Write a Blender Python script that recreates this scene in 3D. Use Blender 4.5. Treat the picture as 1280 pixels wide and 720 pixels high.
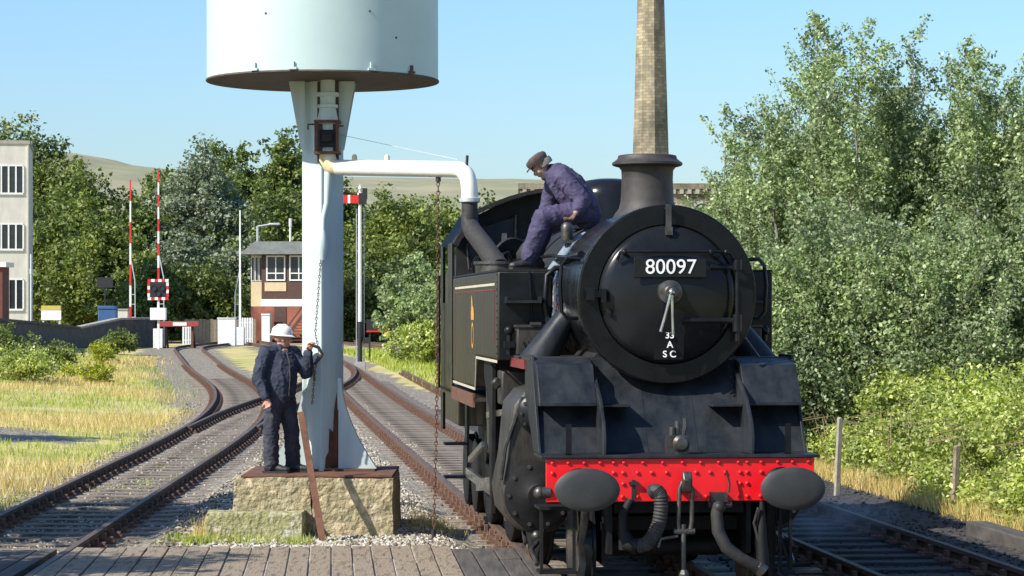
import bpy, bmesh, math, random
import numpy as np
from mathutils import Vector, Matrix, noise

for o in list(bpy.data.objects):
    bpy.data.objects.remove(o, do_unlink=True)
scene = bpy.context.scene
col = scene.collection
R = math.radians
random.seed(7)

# ------------------------------------------------------------------ camera
CAM_H, FOC, HZ = 2.53, 3200.0, 388.0
cd = bpy.data.cameras.new('camera')
cam = bpy.data.objects.new('camera', cd)
col.objects.link(cam)
cam.location = (0, 0, CAM_H)
cam.rotation_euler = (R(90), 0, 0)
cd.sensor_width = 36
cd.lens = FOC / 1280 * 36
cd.shift_y = (HZ - 360) / 1280
cd.clip_start = 0.1
cd.clip_end = 12000
scene.camera = cam

# ------------------------------------------------------------------ sky and sun
SUN_AZ, SUN_EL = R(57), R(39)       # azimuth to the left of straight back towards the camera
sun_dir = Vector((-math.sin(SUN_AZ) * math.cos(SUN_EL), -math.cos(SUN_AZ) * math.cos(SUN_EL), math.sin(SUN_EL)))
w = bpy.data.worlds.new('World')
scene.world = w
w.use_nodes = True
nt = w.node_tree
nt.nodes.clear()
sky = nt.nodes.new('ShaderNodeTexSky')
sky.sky_type = 'NISHITA'
sky.sun_disc = False
sky.sun_elevation = SUN_EL
sky.sun_rotation = math.atan2(sun_dir.x, sun_dir.y) % (2 * math.pi)
sky.altitude = 200
sky.air_density = 1.3
sky.dust_density = 1.0
sky.ozone_density = 10.0
bg = nt.nodes.new('ShaderNodeBackground')
bg.inputs['Strength'].default_value = 0.13
wo = nt.nodes.new('ShaderNodeOutputWorld')
nt.links.new(sky.outputs[0], bg.inputs['Color'])
nt.links.new(bg.outputs[0], wo.inputs['Surface'])
sl = bpy.data.lights.new('sun', 'SUN')
sl.energy = 5.0
sl.angle = R(0.53)
sl.color = (1.0, 0.945, 0.85)
so = bpy.data.objects.new('sun', sl)
so.rotation_euler = sun_dir.to_track_quat('Z', 'Y').to_euler()
so.location = (-20, -10, 40)
col.objects.link(so)

scene.render.engine = 'CYCLES'
scene.view_settings.view_transform = 'Standard'
scene.view_settings.look = 'None'
scene.view_settings.exposure = 0.62
scene.view_settings.gamma = 1.0
scene.cycles.max_bounces = 8
scene.cycles.transparent_max_bounces = 8

# ------------------------------------------------------------------ helpers
def smooth(a, b, x):
    t = max(0.0, min(1.0, (x - a) / (b - a)))
    return t * t * (3 - 2 * t)

def zt(Y):                      # rail-top level, rising gently away from the platform
    return 0.5 * smooth(60, 150, Y)

def GP(px, py):                 # pixel on the rail-level ground -> X, Y, z
    z = 0.0
    for _ in range(12):
        Y = (CAM_H - z) * FOC / (py - HZ)
        z = zt(Y)
    return ((px - 640) / FOC * Y, Y, z)

def PX(px, Y):                  # x of a pixel column at a known distance
    return (px - 640) / FOC * Y

def PZ(py, Y):
    return CAM_H + (HZ - py) / FOC * Y

def tag(o, label=None, cat=None, group=None, kind=None):
    if label: o['label'] = label
    if cat: o['category'] = cat
    if group: o['group'] = group
    if kind: o['kind'] = kind
    return o

def empty(name, loc=(0, 0, 0), rz=0.0, label=None, cat=None, group=None, kind=None):
    o = bpy.data.objects.new(name, None)
    o.location = loc
    o.rotation_euler = (0, 0, rz)
    o.empty_display_size = 0.2
    col.objects.link(o)
    return tag(o, label, cat, group, kind)

class MB:
    def __init__(self):
        self.v, self.f, self.m = [], [], []
    def add(self, vs, fs, mi=0):
        b = len(self.v)
        self.v += [tuple(p) for p in vs]
        self.f += [tuple(b + i for i in f) for f in fs]
        self.m += [mi] * len(fs)
        return self
    def box(self, x0, x1, y0, y1, z0, z1, M=None, mi=0):
        vs = [Vector((x, y, z)) for x in (x0, x1) for y in (y0, y1) for z in (z0, z1)]
        if M is not None: vs = [M @ p for p in vs]
        return self.add(vs, [(0, 1, 3, 2), (4, 6, 7, 5), (0, 4, 5, 1), (2, 3, 7, 6), (0, 2, 6, 4), (1, 5, 7, 3)], mi)
    def bar(self, p0, p1, wd, dp, up=(0, 0, 1), mi=0):
        p0, p1 = Vector(p0), Vector(p1)
        d = (p1 - p0)
        L = d.length
        d.normalize()
        s = d.cross(Vector(up))
        if s.length < 1e-4: s = d.cross(Vector((0, 1, 0)))
        s.normalize()
        t = s.cross(d)
        vs = [p0 + d * (L * a) + s * (b * wd / 2) + t * (c * dp / 2) for a in (0, 1) for b in (-1, 1) for c in (-1, 1)]
        return self.add(vs, [(0, 1, 3, 2), (4, 6, 7, 5), (0, 4, 5, 1), (2, 3, 7, 6), (0, 2, 6, 4), (1, 5, 7, 3)], mi)
    def tube(self, pts, rad, n=10, caps=True, mi=0, flat=None):
        pts = [Vector(p) for p in pts]
        if not hasattr(rad, '__len__'): rad = [rad] * len(pts)
        rings = []
        up = None
        for i, p in enumerate(pts):
            a = pts[max(i - 1, 0)]
            b = pts[min(i + 1, len(pts) - 1)]
            t = (b - a)
            if t.length < 1e-9: t = Vector((0, 0, 1))
            t.normalize()
            if up is None:
                up = Vector((0, 0, 1)) if abs(t.z) < .9 else Vector((0, 1, 0))
            s = t.cross(up); s.normalize()
            up = s.cross(t); up.normalize()
            r = rad[i]
            ru, rs = (r if hasattr(r, '__len__') else (r, r))
            rings.append([p + s * (math.cos(2 * math.pi * k / n) * rs) + up * (math.sin(2 * math.pi * k / n) * ru) for k in range(n)])
        vs = [q for r in rings for q in r]
        fs = []
        for i in range(len(rings) - 1):
            for k in range(n):
                a, b = i * n + k, i * n + (k + 1) % n
                fs.append((a, b, b + n, a + n))
        if caps:
            fs.append(tuple(range(n)))
            fs.append(tuple((len(rings) - 1) * n + k for k in range(n)))
        return self.add(vs, fs, mi)
    def lathe(self, prof, org=(0, 0, 0), axis=(0, 0, 1), n=32, mi=0, sx=1.0, sy=1.0):
        """prof: (radius, distance along axis)"""
        ax = Vector(axis).normalized()
        u = Vector((1, 0, 0)) if abs(ax.x) < .9 else Vector((0, 1, 0))
        u = (u - ax * u.dot(ax)).normalized()
        v = ax.cross(u)
        org = Vector(org)
        vs, idx = [], []
        for r, h in prof:
            if r < 1e-6:
                idx.append([len(vs)]); vs.append(org + ax * h)
            else:
                idx.append(list(range(len(vs), len(vs) + n)))
                vs += [org + ax * h + (u * (math.cos(2 * math.pi * k / n) * sx) + v * (math.sin(2 * math.pi * k / n) * sy)) * r for k in range(n)]
        fs = []
        for a, b in zip(idx, idx[1:]):
            for k in range(n):
                k2 = (k + 1) % n
                if len(a) == 1 and len(b) == 1: continue
                if len(a) == 1: fs.append((a[0], b[k], b[k2]))
                elif len(b) == 1: fs.append((a[k], a[k2], b[0]))
                else: fs.append((a[k], a[k2], b[k2], b[k]))
        if len(idx[0]) > 1: fs.append(tuple(idx[0]))
        if len(idx[-1]) > 1: fs.append(tuple(idx[-1]))
        return self.add(vs, fs, mi)
    def prism(self, poly, a0, a1, plane='yz', mi=0, M=None):
        """extrude a 2-D outline along the remaining axis"""
        def mk(p, a):
            if plane == 'yz': q = Vector((a, p[0], p[1]))
            elif plane == 'xz': q = Vector((p[0], a, p[1]))
            else: q = Vector((p[0], p[1], a))
            return M @ q if M is not None else q
        n = len(poly)
        vs = [mk(p, a0) for p in poly] + [mk(p, a1) for p in poly]
        fs = [tuple(range(n)), tuple(range(2 * n - 1, n - 1, -1))]
        fs += [(i, (i + 1) % n, n + (i + 1) % n, n + i) for i in range(n)]
        return self.add(vs, fs, mi)
    def ball(self, c, r, n=8, mi=0, sc=(1, 1, 1)):
        c = Vector(c)
        m = n // 2
        vs = [c + Vector((0, 0, r * sc[2]))]
        for i in range(1, m):
            th = math.pi * i / m
            for k in range(n):
                a = 2 * math.pi * k / n
                vs.append(c + Vector((r * sc[0] * math.sin(th) * math.cos(a), r * sc[1] * math.sin(th) * math.sin(a), r * sc[2] * math.cos(th))))
        vs.append(c - Vector((0, 0, r * sc[2])))
        fs = [(0, 1 + k, 1 + (k + 1) % n) for k in range(n)]
        for i in range(m - 2):
            for k in range(n):
                a, b = 1 + i * n + k, 1 + i * n + (k + 1) % n
                fs.append((a, a + n, b + n, b))
        e = len(vs) - 1
        s = 1 + (m - 2) * n
        fs += [(e, s + (k + 1) % n, s + k) for k in range(n)]
        return self.add(vs, fs, mi)
    def build(self, name, mat, parent=None, bevel=0.0, angle=38, smooth_=True, recalc=True):
        me = bpy.data.meshes.new(name)
        me.from_pydata(self.v, [], self.f)
        mats = mat if isinstance(mat, (list, tuple)) else [mat]
        for m in mats: me.materials.append(m)
        if len(mats) > 1:
            me.polygons.foreach_set('material_index', self.m)
        if recalc:
            bm = bmesh.new(); bm.from_mesh(me)
            bmesh.ops.recalc_face_normals(bm, faces=bm.faces)
            bm.to_mesh(me); bm.free()
        if smooth_:
            me.polygons.foreach_set('use_smooth', [True] * len(me.polygons))
            me.set_sharp_from_angle(angle=R(angle))
        o = bpy.data.objects.new(name, me)
        col.objects.link(o)
        if parent is not None: o.parent = parent
        if bevel:
            b = o.modifiers.new('bevel', 'BEVEL')
            b.width = bevel; b.segments = 2; b.limit_method = 'ANGLE'; b.angle_limit = R(40)
        return o

def clone(o, parent=None):
    c = o.copy(); col.objects.link(c); c.parent = parent
    for ch in o.children: clone(ch, c)
    return c

def text_mesh(name, body, size, mat, parent, loc, rot, extrude=.003, bold=0.0, align='CENTER'):
    cu = bpy.data.curves.new(name, 'FONT')
    cu.body = body; cu.size = size; cu.extrude = extrude; cu.offset = bold
    cu.align_x = align; cu.align_y = 'CENTER'
    t = bpy.data.objects.new(name + '_tmp', cu)
    col.objects.link(t)
    dg = bpy.context.evaluated_depsgraph_get()
    me = bpy.data.meshes.new_from_object(t.evaluated_get(dg))
    bpy.data.objects.remove(t, do_unlink=True)
    bpy.data.curves.remove(cu)
    me.materials.clear(); me.materials.append(mat)
    o = bpy.data.objects.new(name, me)
    col.objects.link(o)
    o.parent = parent; o.location = loc; o.rotation_euler = rot
    return o

# ------------------------------------------------------------------ materials
def newmat(name):
    m = bpy.data.materials.new(name)
    m.use_nodes = True
    n = m.node_tree.nodes
    return m, n, m.node_tree.links, n['Principled BSDF']

def ramp(n, cols, pos=None):
    r = n.new('ShaderNodeValToRGB')
    e = r.color_ramp.elements
    k = len(cols)
    pos = pos or [i / (k - 1) for i in range(k)]
    while len(e) < k: e.new(.5)
    for i, (c, p) in enumerate(zip(cols, pos)):
        e[i].position = p
        e[i].color = (c[0], c[1], c[2], 1)
    return r

def mat(name, c1, c2=None, rough=.6, metal=0.0, scale=3.0, detail=6, bump=0.0, bscale=None, stretch=(1, 1, 1), spec=.5, rvar=0.0, pos=(.35, .65), coat=0.0, c3=None):
    """noise-mottled surface in object space"""
    m, n, l, b = newmat(name)
    b.inputs['Roughness'].default_value = rough
    b.inputs['Metallic'].default_value = metal
    b.inputs['Specular IOR Level'].default_value = spec
    b.inputs['Coat Weight'].default_value = coat
    tc = n.new('ShaderNodeTexCoord')
    mp = n.new('ShaderNodeMapping')
    mp.inputs['Scale'].default_value = stretch
    l.new(tc.outputs['Object'], mp.inputs['Vector'])
    nz = n.new('ShaderNodeTexNoise')
    nz.inputs['Scale'].default_value = scale
    nz.inputs['Detail'].default_value = detail
    nz.inputs['Roughness'].default_value = .65
    l.new(mp.outputs[0], nz.inputs['Vector'])
    if c2 is None: c2 = tuple(x * .8 for x in c1)
    cols = [c1, c2] if c3 is None else [c1, c2, c3]
    ps = list(pos) if c3 is None else [pos[0], (pos[0] + pos[1]) / 2, pos[1]]
    r = ramp(n, cols, ps)
    l.new(nz.outputs['Fac'], r.inputs[0])
    l.new(r.outputs[0], b.inputs['Base Color'])
    if rvar:
        mr = n.new('ShaderNodeMapRange')
        mr.inputs['To Min'].default_value = rough - rvar
        mr.inputs['To Max'].default_value = rough + rvar
        mr.inputs['From Min'].default_value = .3
        mr.inputs['From Max'].default_value = .7
        l.new(nz.outputs['Fac'], mr.inputs['Value'])
        l.new(mr.outputs[0], b.inputs['Roughness'])
    if bump:
        bp = n.new('ShaderNodeBump')
        bp.inputs['Strength'].default_value = 1.0
        bp.inputs['Distance'].default_value = bump
        nb = n.new('ShaderNodeTexNoise')
        nb.inputs['Scale'].default_value = bscale or scale * 6
        nb.inputs['Detail'].default_value = 6
        l.new(mp.outputs[0], nb.inputs['Vector'])
        l.new(nb.outputs['Fac'], bp.inputs['Height'])
        l.new(bp.outputs[0], b.inputs['Normal'])
    return m

def leafmat(name, cols, trans=.35, rough=.5, pos=None, vary=0.0, vscale=.8, tint=(1, 1, 1)):
    m, n, l, b = newmat(name)
    g = n.new('ShaderNodeNewGeometry')
    r = ramp(n, cols, pos)
    l.new(g.outputs['Random Per Island'], r.inputs[0])
    rout = r.outputs[0]
    if vary:
        tc = n.new('ShaderNodeTexCoord'); nz = n.new('ShaderNodeTexNoise')
        nz.inputs['Scale'].default_value = vscale; nz.inputs['Detail'].default_value = 4
        l.new(tc.outputs['Object'], nz.inputs['Vector'])
        r2 = ramp(n, [(1 - vary, 1 - vary, 1 - vary), tuple((1 + vary) * q for q in tint)], [.36, .64])
        l.new(nz.outputs['Fac'], r2.inputs[0])
        mx2 = n.new('ShaderNodeMix'); mx2.data_type = 'RGBA'; mx2.blend_type = 'MULTIPLY'; mx2.inputs[0].default_value = 1
        l.new(rout, mx2.inputs[6]); l.new(r2.outputs[0], mx2.inputs[7]); rout = mx2.outputs[2]
    l.new(rout, b.inputs['Base Color'])
    b.inputs['Roughness'].default_value = rough
    b.inputs['Specular IOR Level'].default_value = .35
    t = n.new('ShaderNodeBsdfTranslucent')
    hs = n.new('ShaderNodeHueSaturation')
    hs.inputs['Value'].default_value = 1.25
    hs.inputs['Saturation'].default_value = 1.15
    l.new(rout, hs.inputs['Color'])
    l.new(hs.outputs[0], t.inputs['Color'])
    mx = n.new('ShaderNodeMixShader')
    mx.inputs[0].default_value = trans
    l.new(b.outputs[0], mx.inputs[1])
    l.new(t.outputs[0], mx.inputs[2])
    l.new(mx.outputs[0], n['Material Output'].inputs['Surface'])
    return m

M = {}
M['loco'] = mat('locomotive_black', (.004, .005, .006), (.010, .011, .012), spec=.22, rough=.36, scale=5, rvar=.12, bump=.0006, bscale=30)
M['smokebox'] = mat('smokebox_black', (.0035, .004, .005), (.008, .0085, .009), rough=.27, scale=5, rvar=.08, spec=.18, bump=.0005, bscale=30)
M['gloss'] = mat('gloss_black', (.007, .008, .009), (.012, .013, .014), rough=.2, scale=3, rvar=.06, spec=.2)
M['apron'] = mat('worn_black_paint', (.010, .0125, .0155), (.023, .026, .029), spec=.26, rough=.44, scale=4, stretch=(1.5, 1.5, .5), rvar=.15, bump=.0008, bscale=25)
M['soot'] = mat('sooty_black', (.008, .008, .008), (.02, .019, .018), spec=.3, rough=.7, scale=6, bump=.001)
M['under'] = mat('grimy_frame', (.004, .004, .005), (.012, .011, .010), spec=.25, rough=.65, scale=8, bump=.002)
M['grime'] = mat('oily_grime', (.010, .010, .009), (.045, .036, .027), rough=.55, scale=9, bump=.002, stretch=(1, 1, .4))
M['tank'] = mat('streaked_tank', (.008, .008, .007), (.046, .039, .028), rough=.40, spec=.3, scale=7, rvar=.12, stretch=(1, 3.0, .14), pos=(.38, .72))
M['red'] = mat('beam_red', (.76, .008, .013), (.52, .007, .010), rough=.36, scale=5, rvar=.12, pos=(.45, .85))
M['buffer'] = mat('buffer_grey', (.018, .019, .018), (.030, .030, .027), rough=.6, scale=5, bump=.0006)
M['chimney'] = mat('chimney_soot', (.020, .017, .015), (.045, .038, .033), rough=.62, scale=6, bump=.0015)
M['steel'] = mat('bright_steel', (.55, .55, .53), (.30, .28, .25), rough=.3, metal=1, scale=14, rvar=.12)
M['dullsteel'] = mat('dull_steel', (.13, .125, .115), (.06, .052, .044), rough=.45, metal=.8, scale=12)
M['copper'] = mat('copper_pipe', (.42, .17, .09), (.25, .10, .06), rough=.4, metal=.9, scale=12)
M['cream'] = mat('cream_lining', (.55, .50, .38), (.42, .38, .28), rough=.5, scale=20)
M['linered'] = mat('lining_red', (.20, .02, .02), (.12, .015, .015), rough=.5, scale=20)
M['white'] = mat('white_paint', (.80, .80, .76), (.66, .66, .62), rough=.5, scale=8)
M['crest'] = mat('crest_gold', (.62, .33, .05), (.45, .20, .03), rough=.45, scale=30)
M['hose'] = mat('rubber_hose', (.016, .015, .014), (.034, .031, .028), rough=.7, scale=20)
M['rail'] = mat('rail_rust', (.060, .034, .022), (.13, .075, .046), rough=.85, scale=10, bump=.002)
M['railtop'] = mat('rail_head', (.13, .092, .070), (.08, .055, .040), rough=.65, metal=.2, scale=8, stretch=(1, .1, 1))
M['sleeper'] = mat('sleeper_wood', (.075, .060, .047), (.27, .23, .185), rough=.9, scale=5, bump=.006, bscale=30, stretch=(.25, 2, 1))
M['sleeper_dark'] = mat('shadowed_sleeper', (.020, .017, .015), (.05, .043, .037), rough=.85, scale=5, bump=.006, bscale=30, stretch=(.25, 2, 1))  # sleeper copy darkened to paint in the shadow over the adjacent track
M['chair'] = mat('chair_rust', (.09, .045, .028), (.20, .11, .07), rough=.9, scale=20)
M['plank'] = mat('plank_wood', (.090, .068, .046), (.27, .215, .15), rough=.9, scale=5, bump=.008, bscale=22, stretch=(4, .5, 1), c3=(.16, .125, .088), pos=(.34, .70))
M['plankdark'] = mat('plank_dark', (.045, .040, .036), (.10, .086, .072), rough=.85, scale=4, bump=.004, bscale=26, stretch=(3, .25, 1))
M['mint'] = mat('tower_paint', (.46, .56, .53), (.42, .52, .50), rough=.42, scale=1.2, detail=4, rvar=.05)
M['column'] = mat('column_paint', (.50, .59, .57), (.40, .48, .48), rough=.45, scale=2.5, stretch=(2, 2, .35), pos=(.45, .75))
M['arm'] = mat('arm_paint', (.80, .79, .70), (.68, .66, .56), rough=.4, scale=5)
M['armrust'] = mat('arm_ochre', (.62, .47, .20), (.70, .66, .52), rough=.55, scale=9)
M['rust'] = mat('rust_brown', (.16, .068, .038), (.07, .034, .022), rough=.9, scale=9, bump=.002)
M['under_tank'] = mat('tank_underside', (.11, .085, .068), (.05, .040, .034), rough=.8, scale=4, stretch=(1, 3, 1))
M['stone'] = mat('plinth_stone', (.62, .50, .31), (.26, .22, .12), rough=.95, scale=4.5, bump=.06, bscale=13, c3=(.56, .48, .33), pos=(.3, .72))
M['stone_moss'] = mat('mossy_stone', (.50, .44, .32), (.24, .24, .09), rough=.95, scale=6, bump=.05, bscale=15, c3=(.52, .48, .38), pos=(.3, .72))
M['navy'] = mat('navy_cloth', (.016, .022, .042), (.032, .039, .064), rough=.85, scale=10, bump=.006, bscale=22)
M['navy2'] = mat('navy_trousers', (.022, .026, .040), (.045, .047, .060), rough=.88, scale=9, bump=.006, bscale=20)
M['purple'] = mat('purple_cloth', (.034, .028, .066), (.062, .050, .105), rough=.8, scale=7, bump=.008, bscale=16)
M['skin'] = mat('skin', (.52, .27, .19), (.44, .21, .15), rough=.55, scale=20)
M['skin2'] = mat('shaded_skin', (.34, .20, .15), (.26, .15, .11), rough=.55, scale=20)  # darker skin copy, shade on the bent-down face put into its colour
M['helmet'] = mat('helmet_white', (.80, .80, .77), (.74, .74, .71), rough=.35, scale=6)
M['cap'] = mat('cap_cloth', (.050, .035, .032), (.085, .062, .055), rough=.9, scale=25, bump=.002)
M['boot'] = mat('boot_leather', (.014, .013, .013), (.03, .028, .026), rough=.5, scale=15)
M['glove'] = mat('glove_leather', (.13, .075, .05), (.08, .05, .035), rough=.75, scale=15)
M['hair'] = mat('grey_hair', (.22, .20, .18), (.13, .12, .11), rough=.8, scale=30)
M['denim'] = mat('pale_lagging', (.12, .16, .19), (.20, .24, .27), rough=.85, scale=14, bump=.003)
M['bark'] = mat('bark', (.12, .10, .08), (.26, .24, .21), rough=.95, scale=8, bump=.01, stretch=(1, 1, .3))
M['brickred'] = mat('red_brickwork', (.15, .05, .04), (.10, .035, .03), rough=.9, scale=5)
M['creampanel'] = mat('cream_boards', (.62, .49, .30), (.54, .42, .25), rough=.7, scale=4)
M['brown'] = mat('brown_boards', (.10, .048, .034), (.065, .034, .026), rough=.75, scale=5)
M['glass'] = mat('dark_glass', (.02, .025, .03), (.035, .04, .045), rough=.08, scale=2)
M['render'] = mat('white_render', (.60, .575, .50), (.50, .475, .41), rough=.85, scale=2.0, stretch=(1, 1, .4))
M['felt'] = mat('roof_felt', (.21, .225, .21), (.15, .16, .15), rough=.85, scale=3)
M['galv'] = mat('galvanised', (.52, .54, .54), (.42, .44, .44), rough=.45, metal=.3, scale=10)
M['sigred'] = mat('signal_red', (.62, .02, .015), (.5, .016, .012), rough=.5, scale=8)
M['black'] = mat('black_paint', (.012, .012, .013), (.02, .02, .02), rough=.5, scale=10)
M['blue'] = mat('blue_paint', (.035, .10, .26), (.03, .08, .20), rough=.5, scale=5)
M['darkwall'] = mat('dark_stonework', (.05, .045, .04), (.11, .10, .085), rough=.95, scale=3, bump=.02, bscale=10)
M['coping'] = mat('coping_stone', (.36, .34, .30), (.28, .26, .23), rough=.9, scale=4)
M['concrete'] = mat('fence_concrete', (.36, .33, .26), (.22, .20, .15), rough=.9, scale=8, bump=.003)
M['yellow'] = mat('yellow_paint', (.50, .42, .10), (.42, .35, .09), rough=.5, scale=5)

def brickmat(name, c1, c2, mortar, scale, bw, rh, ms=.02):
    m, n, l, b = newmat(name)
    tc = n.new('ShaderNodeTexCoord')
    mp = n.new('ShaderNodeMapping')
    mp.inputs['Rotation'].default_value = (R(90), 0, 0)
    l.new(tc.outputs['Object'], mp.inputs['Vector'])
    br = n.new('ShaderNodeTexBrick')
    br.inputs['Color1'].default_value = (*c1, 1)
    br.inputs['Color2'].default_value = (*c2, 1)
    br.inputs['Mortar'].default_value = (*mortar, 1)
    br.inputs['Scale'].default_value = scale
    br.inputs['Brick Width'].default_value = bw
    br.inputs['Row Height'].default_value = rh
    br.inputs['Mortar Size'].default_value = ms
    l.new(mp.outputs[0], br.inputs['Vector'])
    nz = n.new('ShaderNodeTexNoise')
    nz.inputs['Scale'].default_value = .5
    nz.inputs['Detail'].default_value = 8
    mp2 = n.new('ShaderNodeMapping')
    mp2.inputs['Scale'].default_value = (1, 1, .4)
    l.new(tc.outputs['Object'], mp2.inputs['Vector'])
    l.new(mp2.outputs[0], nz.inputs['Vector'])
    rr = ramp(n, [(.35, .36, .33), (1.2, 1.16, 1.05)], [.36, .60])
    l.new(nz.outputs['Fac'], rr.inputs[0])
    mx = n.new('ShaderNodeMix'); mx.data_type = 'RGBA'; mx.blend_type = 'MULTIPLY'
    mx.inputs[0].default_value = 1
    l.new(br.outputs['Color'], mx.inputs[6])
    l.new(rr.outputs[0], mx.inputs[7])
    l.new(mx.outputs[2], b.inputs['Base Color'])
    b.inputs['Roughness'].default_value = .95
    return m
M['millstone'] = brickmat('mill_stonework', (.31, .265, .19), (.19, .165, .125), (.15, .13, .10), 1.0, .55, .30, .02)
M['boxbrick'] = brickmat('signal_box_brick', (.42, .12, .075), (.32, .09, .06), (.25, .16, .12), 1.0, .23, .08, .01)

M['leaf_poplar'] = leafmat('poplar_leaf', [(.12, .17, .065), (.22, .295, .125), (.32, .40, .21), (.49, .56, .39)], .4, .42, [0, .4, .75, 1], .3, .7, (1.05, 1.02, .85))
M['leaf_dark'] = leafmat('dark_leaf', [(.055, .088, .024), (.11, .16, .045), (.19, .24, .08)], .28, .5, None, .3, .25, (1.15, 1.05, .8))
M['leaf_mid'] = leafmat('mid_leaf', [(.075, .115, .028), (.145, .20, .055), (.24, .29, .10)], .32, .5, None, .3, .3, (1.15, 1.05, .8))
M['leaf_silver'] = leafmat('silver_leaf', [(.12, .155, .078), (.21, .25, .145), (.32, .36, .24)], .25, .5)
M['leaf_bramble'] = leafmat('bramble_leaf', [(.13, .19, .035), (.27, .36, .075), (.42, .50, .14), (.56, .62, .30)], .4, .45, None, .38, 1.1, (1.1, 1.0, .9))
M['leaf_weed'] = leafmat('weed_leaf', [(.20, .26, .03), (.34, .38, .04), (.48, .46, .05)], .3, .5)
M['grass'] = leafmat('grass_blade', [(.30, .26, .06), (.54, .42, .13), (.68, .53, .22), (.74, .60, .32)], .3, .6)
M['grassgreen'] = leafmat('green_grass_blade', [(.18, .27, .03), (.33, .41, .05), (.48, .50, .10)], .3, .6)

# ================================================================== SETTING
TH = math.atan(330 / FOC)          # heading of the engine's track
SL = -330 / FOC
def x_main(Y):
    x = 1.49 + SL * (min(Y, 95) - 21.3)
    if Y > 95:
        t = min(Y, 170) - 95
        x += SL * t - .5 * .00125 * t * t
        if Y > 170: x += (SL - .00125 * 75) * (Y - 170)
    return x
def x_right(Y): return x_main(Y) + 3.12
def x_left(Y):
    a = -5.77 - .0303 * (Y - 37.7)
    s = smooth(62, 116, Y)
    return a * (1 - s) + x_main(Y) * s
sid = [(10, -4.93), (30, -5.54), (45, -5.99)]
for px, py in [(218, 542), (253, 520), (267, 507), (273, 489), (267, 480), (236, 458), (216, 433)]:
    X, Y, _ = GP(px, py)
    sid.append((Y, X + .74))
_ys = np.arange(10, 200, .5)
_xs = np.interp(_ys, [a for a, b in sid], [b for a, b in sid])
_k = np.ones(31) / 31
_xp = np.concatenate([_xs[0] + (_xs[1] - _xs[0]) * np.arange(-15, 0), _xs, _xs[-1] + (_xs[-1] - _xs[-2]) * np.arange(1, 16)])
_xs = np.convolve(_xp, _k, 'valid')
def x_siding(Y): return float(np.interp(Y, _ys, _xs))
# a further line seen past the signal
def x_far(Y): return x_main(Y) + 3.12 + 3.4 * smooth(55, 85, Y)

# ---- ground: one sheet to the horizon
def axis(fine0, fine1, step, outer):
    a = list(np.arange(fine0, fine1 + 1e-6, step))
    lo, hi, d = fine0, fine1, step
    L, H = [], []
    while lo > -outer:
        d *= 1.35; lo -= d; L.append(lo)
    d = step
    while hi < outer:
        d *= 1.35; hi += d; H.append(hi)
    return np.array(L[::-1] + a + H)
gx = axis(-26, 12, .45, 5000)
gy = axis(18, 130, .6, 5000)
def bank(X, Y):                     # bramble bank on the right of the tracks
    d = X - (x_right(Y) + 2.0) if 5 < Y < 200 else -5
    return d
def ground_z(X, Y):
    z = zt(Y) - .19
    if Y < 62 and x_left(Y) + 1.2 < X < x_main(Y) - 1.1:
        e = min(X - x_left(Y) - 1.2, x_main(Y) - 1.1 - X)
        z += smooth(0, .5, e) * (.16 - .11 * smooth(33, 60, Y))
    d = bank(X, Y)
    if d > 0 and 15 < Y < 120:
        z += min(d * .18, .9)
    if Y < 140:
        dl = (min(x_left(Y), x_siding(Y)) if Y > 15 else -5) - 1.9 - X
        if dl > 0:
            z += min(dl * .05, .5) + .05 * noise.noise(Vector((X * .3, Y * .15, 3))) * min(dl, 1)
    return z
gv, gw = [], []
for y in gy:
    for x in gx:
        x, y = float(x), float(y)
        z = ground_z(x, y)
        near = -60 < x < 40 and 5 < y < 210
        nz_ = noise.noise(Vector((x * .22, y * .1, 0)))
        n2 = noise.noise(Vector((x * .7, y * .35, 9)))
        grass, dark, pale = 0.0, 0.0, 0.0
        if near:
            xl = min(x_left(y), x_siding(y)) if y > 15 else -5
            dl = xl - 1.15 - x
            if dl > 0:
                gravel = smooth(70, 80, y) * smooth(2.0, .8, dl + nz_ * 1.2)
                grass = smooth(0, .8, dl + nz_ * 1.5 + n2 * .6 - .3) * (1 - gravel)
                # gravel path crossing the grass
                pth = abs((y - 52) + (x + 9) * .9)
                grass *= 1 - .9 * smooth(2.8, 1.6, pth + n2 * 2) * smooth(-8.4, -9.2, x)
            dr = x - (x_right(y) + 1.9)
            if dr > 0: grass = max(grass, smooth(.7, 2.0, dr + nz_))
            xf = x - (x_far(y) + 1.5)
            if y > 70 and xf > 0: grass = max(grass, smooth(0, 1.5, xf + nz_ * 2))
            if y > 74 and x > x_main(y) + 1.9 + nz_: grass = max(grass, smooth(1.2, 1.9, abs(x - x_far(y)) + n2 * .5))
            if y > 92 and x_siding(y) + 1.6 < x < x_main(y) - 1.7: grass = max(grass, .85 + .5 * n2)
            if x > x_main(y) + 1.0 and y < 70: dark = smooth(.9, 1.6, x - x_main(y)) * (1 - smooth(.6, 1.6, dr))  # dark soil right of the engine, with its cast shadow put into the colour
            if x_left(y) + 1.6 < x < x_main(y) - 1.0 and y < 75:
                pale = smooth(.35, .9, (x_main(y) - 1.0 - x) + n2 * .4) * smooth(0, .6, x - x_left(y) - 1.6 + n2 * .3)
        else:
            grass = .8
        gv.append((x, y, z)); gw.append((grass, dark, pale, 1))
nx = len(gx)
gf = [(j * nx + i, j * nx + i + 1, (j + 1) * nx + i + 1, (j + 1) * nx + i) for j in range(len(gy) - 1) for i in range(nx - 1)]
me = bpy.data.meshes.new('ground')
me.from_pydata(gv, [], gf)
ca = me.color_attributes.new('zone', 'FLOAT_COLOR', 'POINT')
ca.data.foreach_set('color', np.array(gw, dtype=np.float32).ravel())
me.polygons.foreach_set('use_smooth', [True] * len(gf))
ground = bpy.data.objects.new('ground', me)
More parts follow.
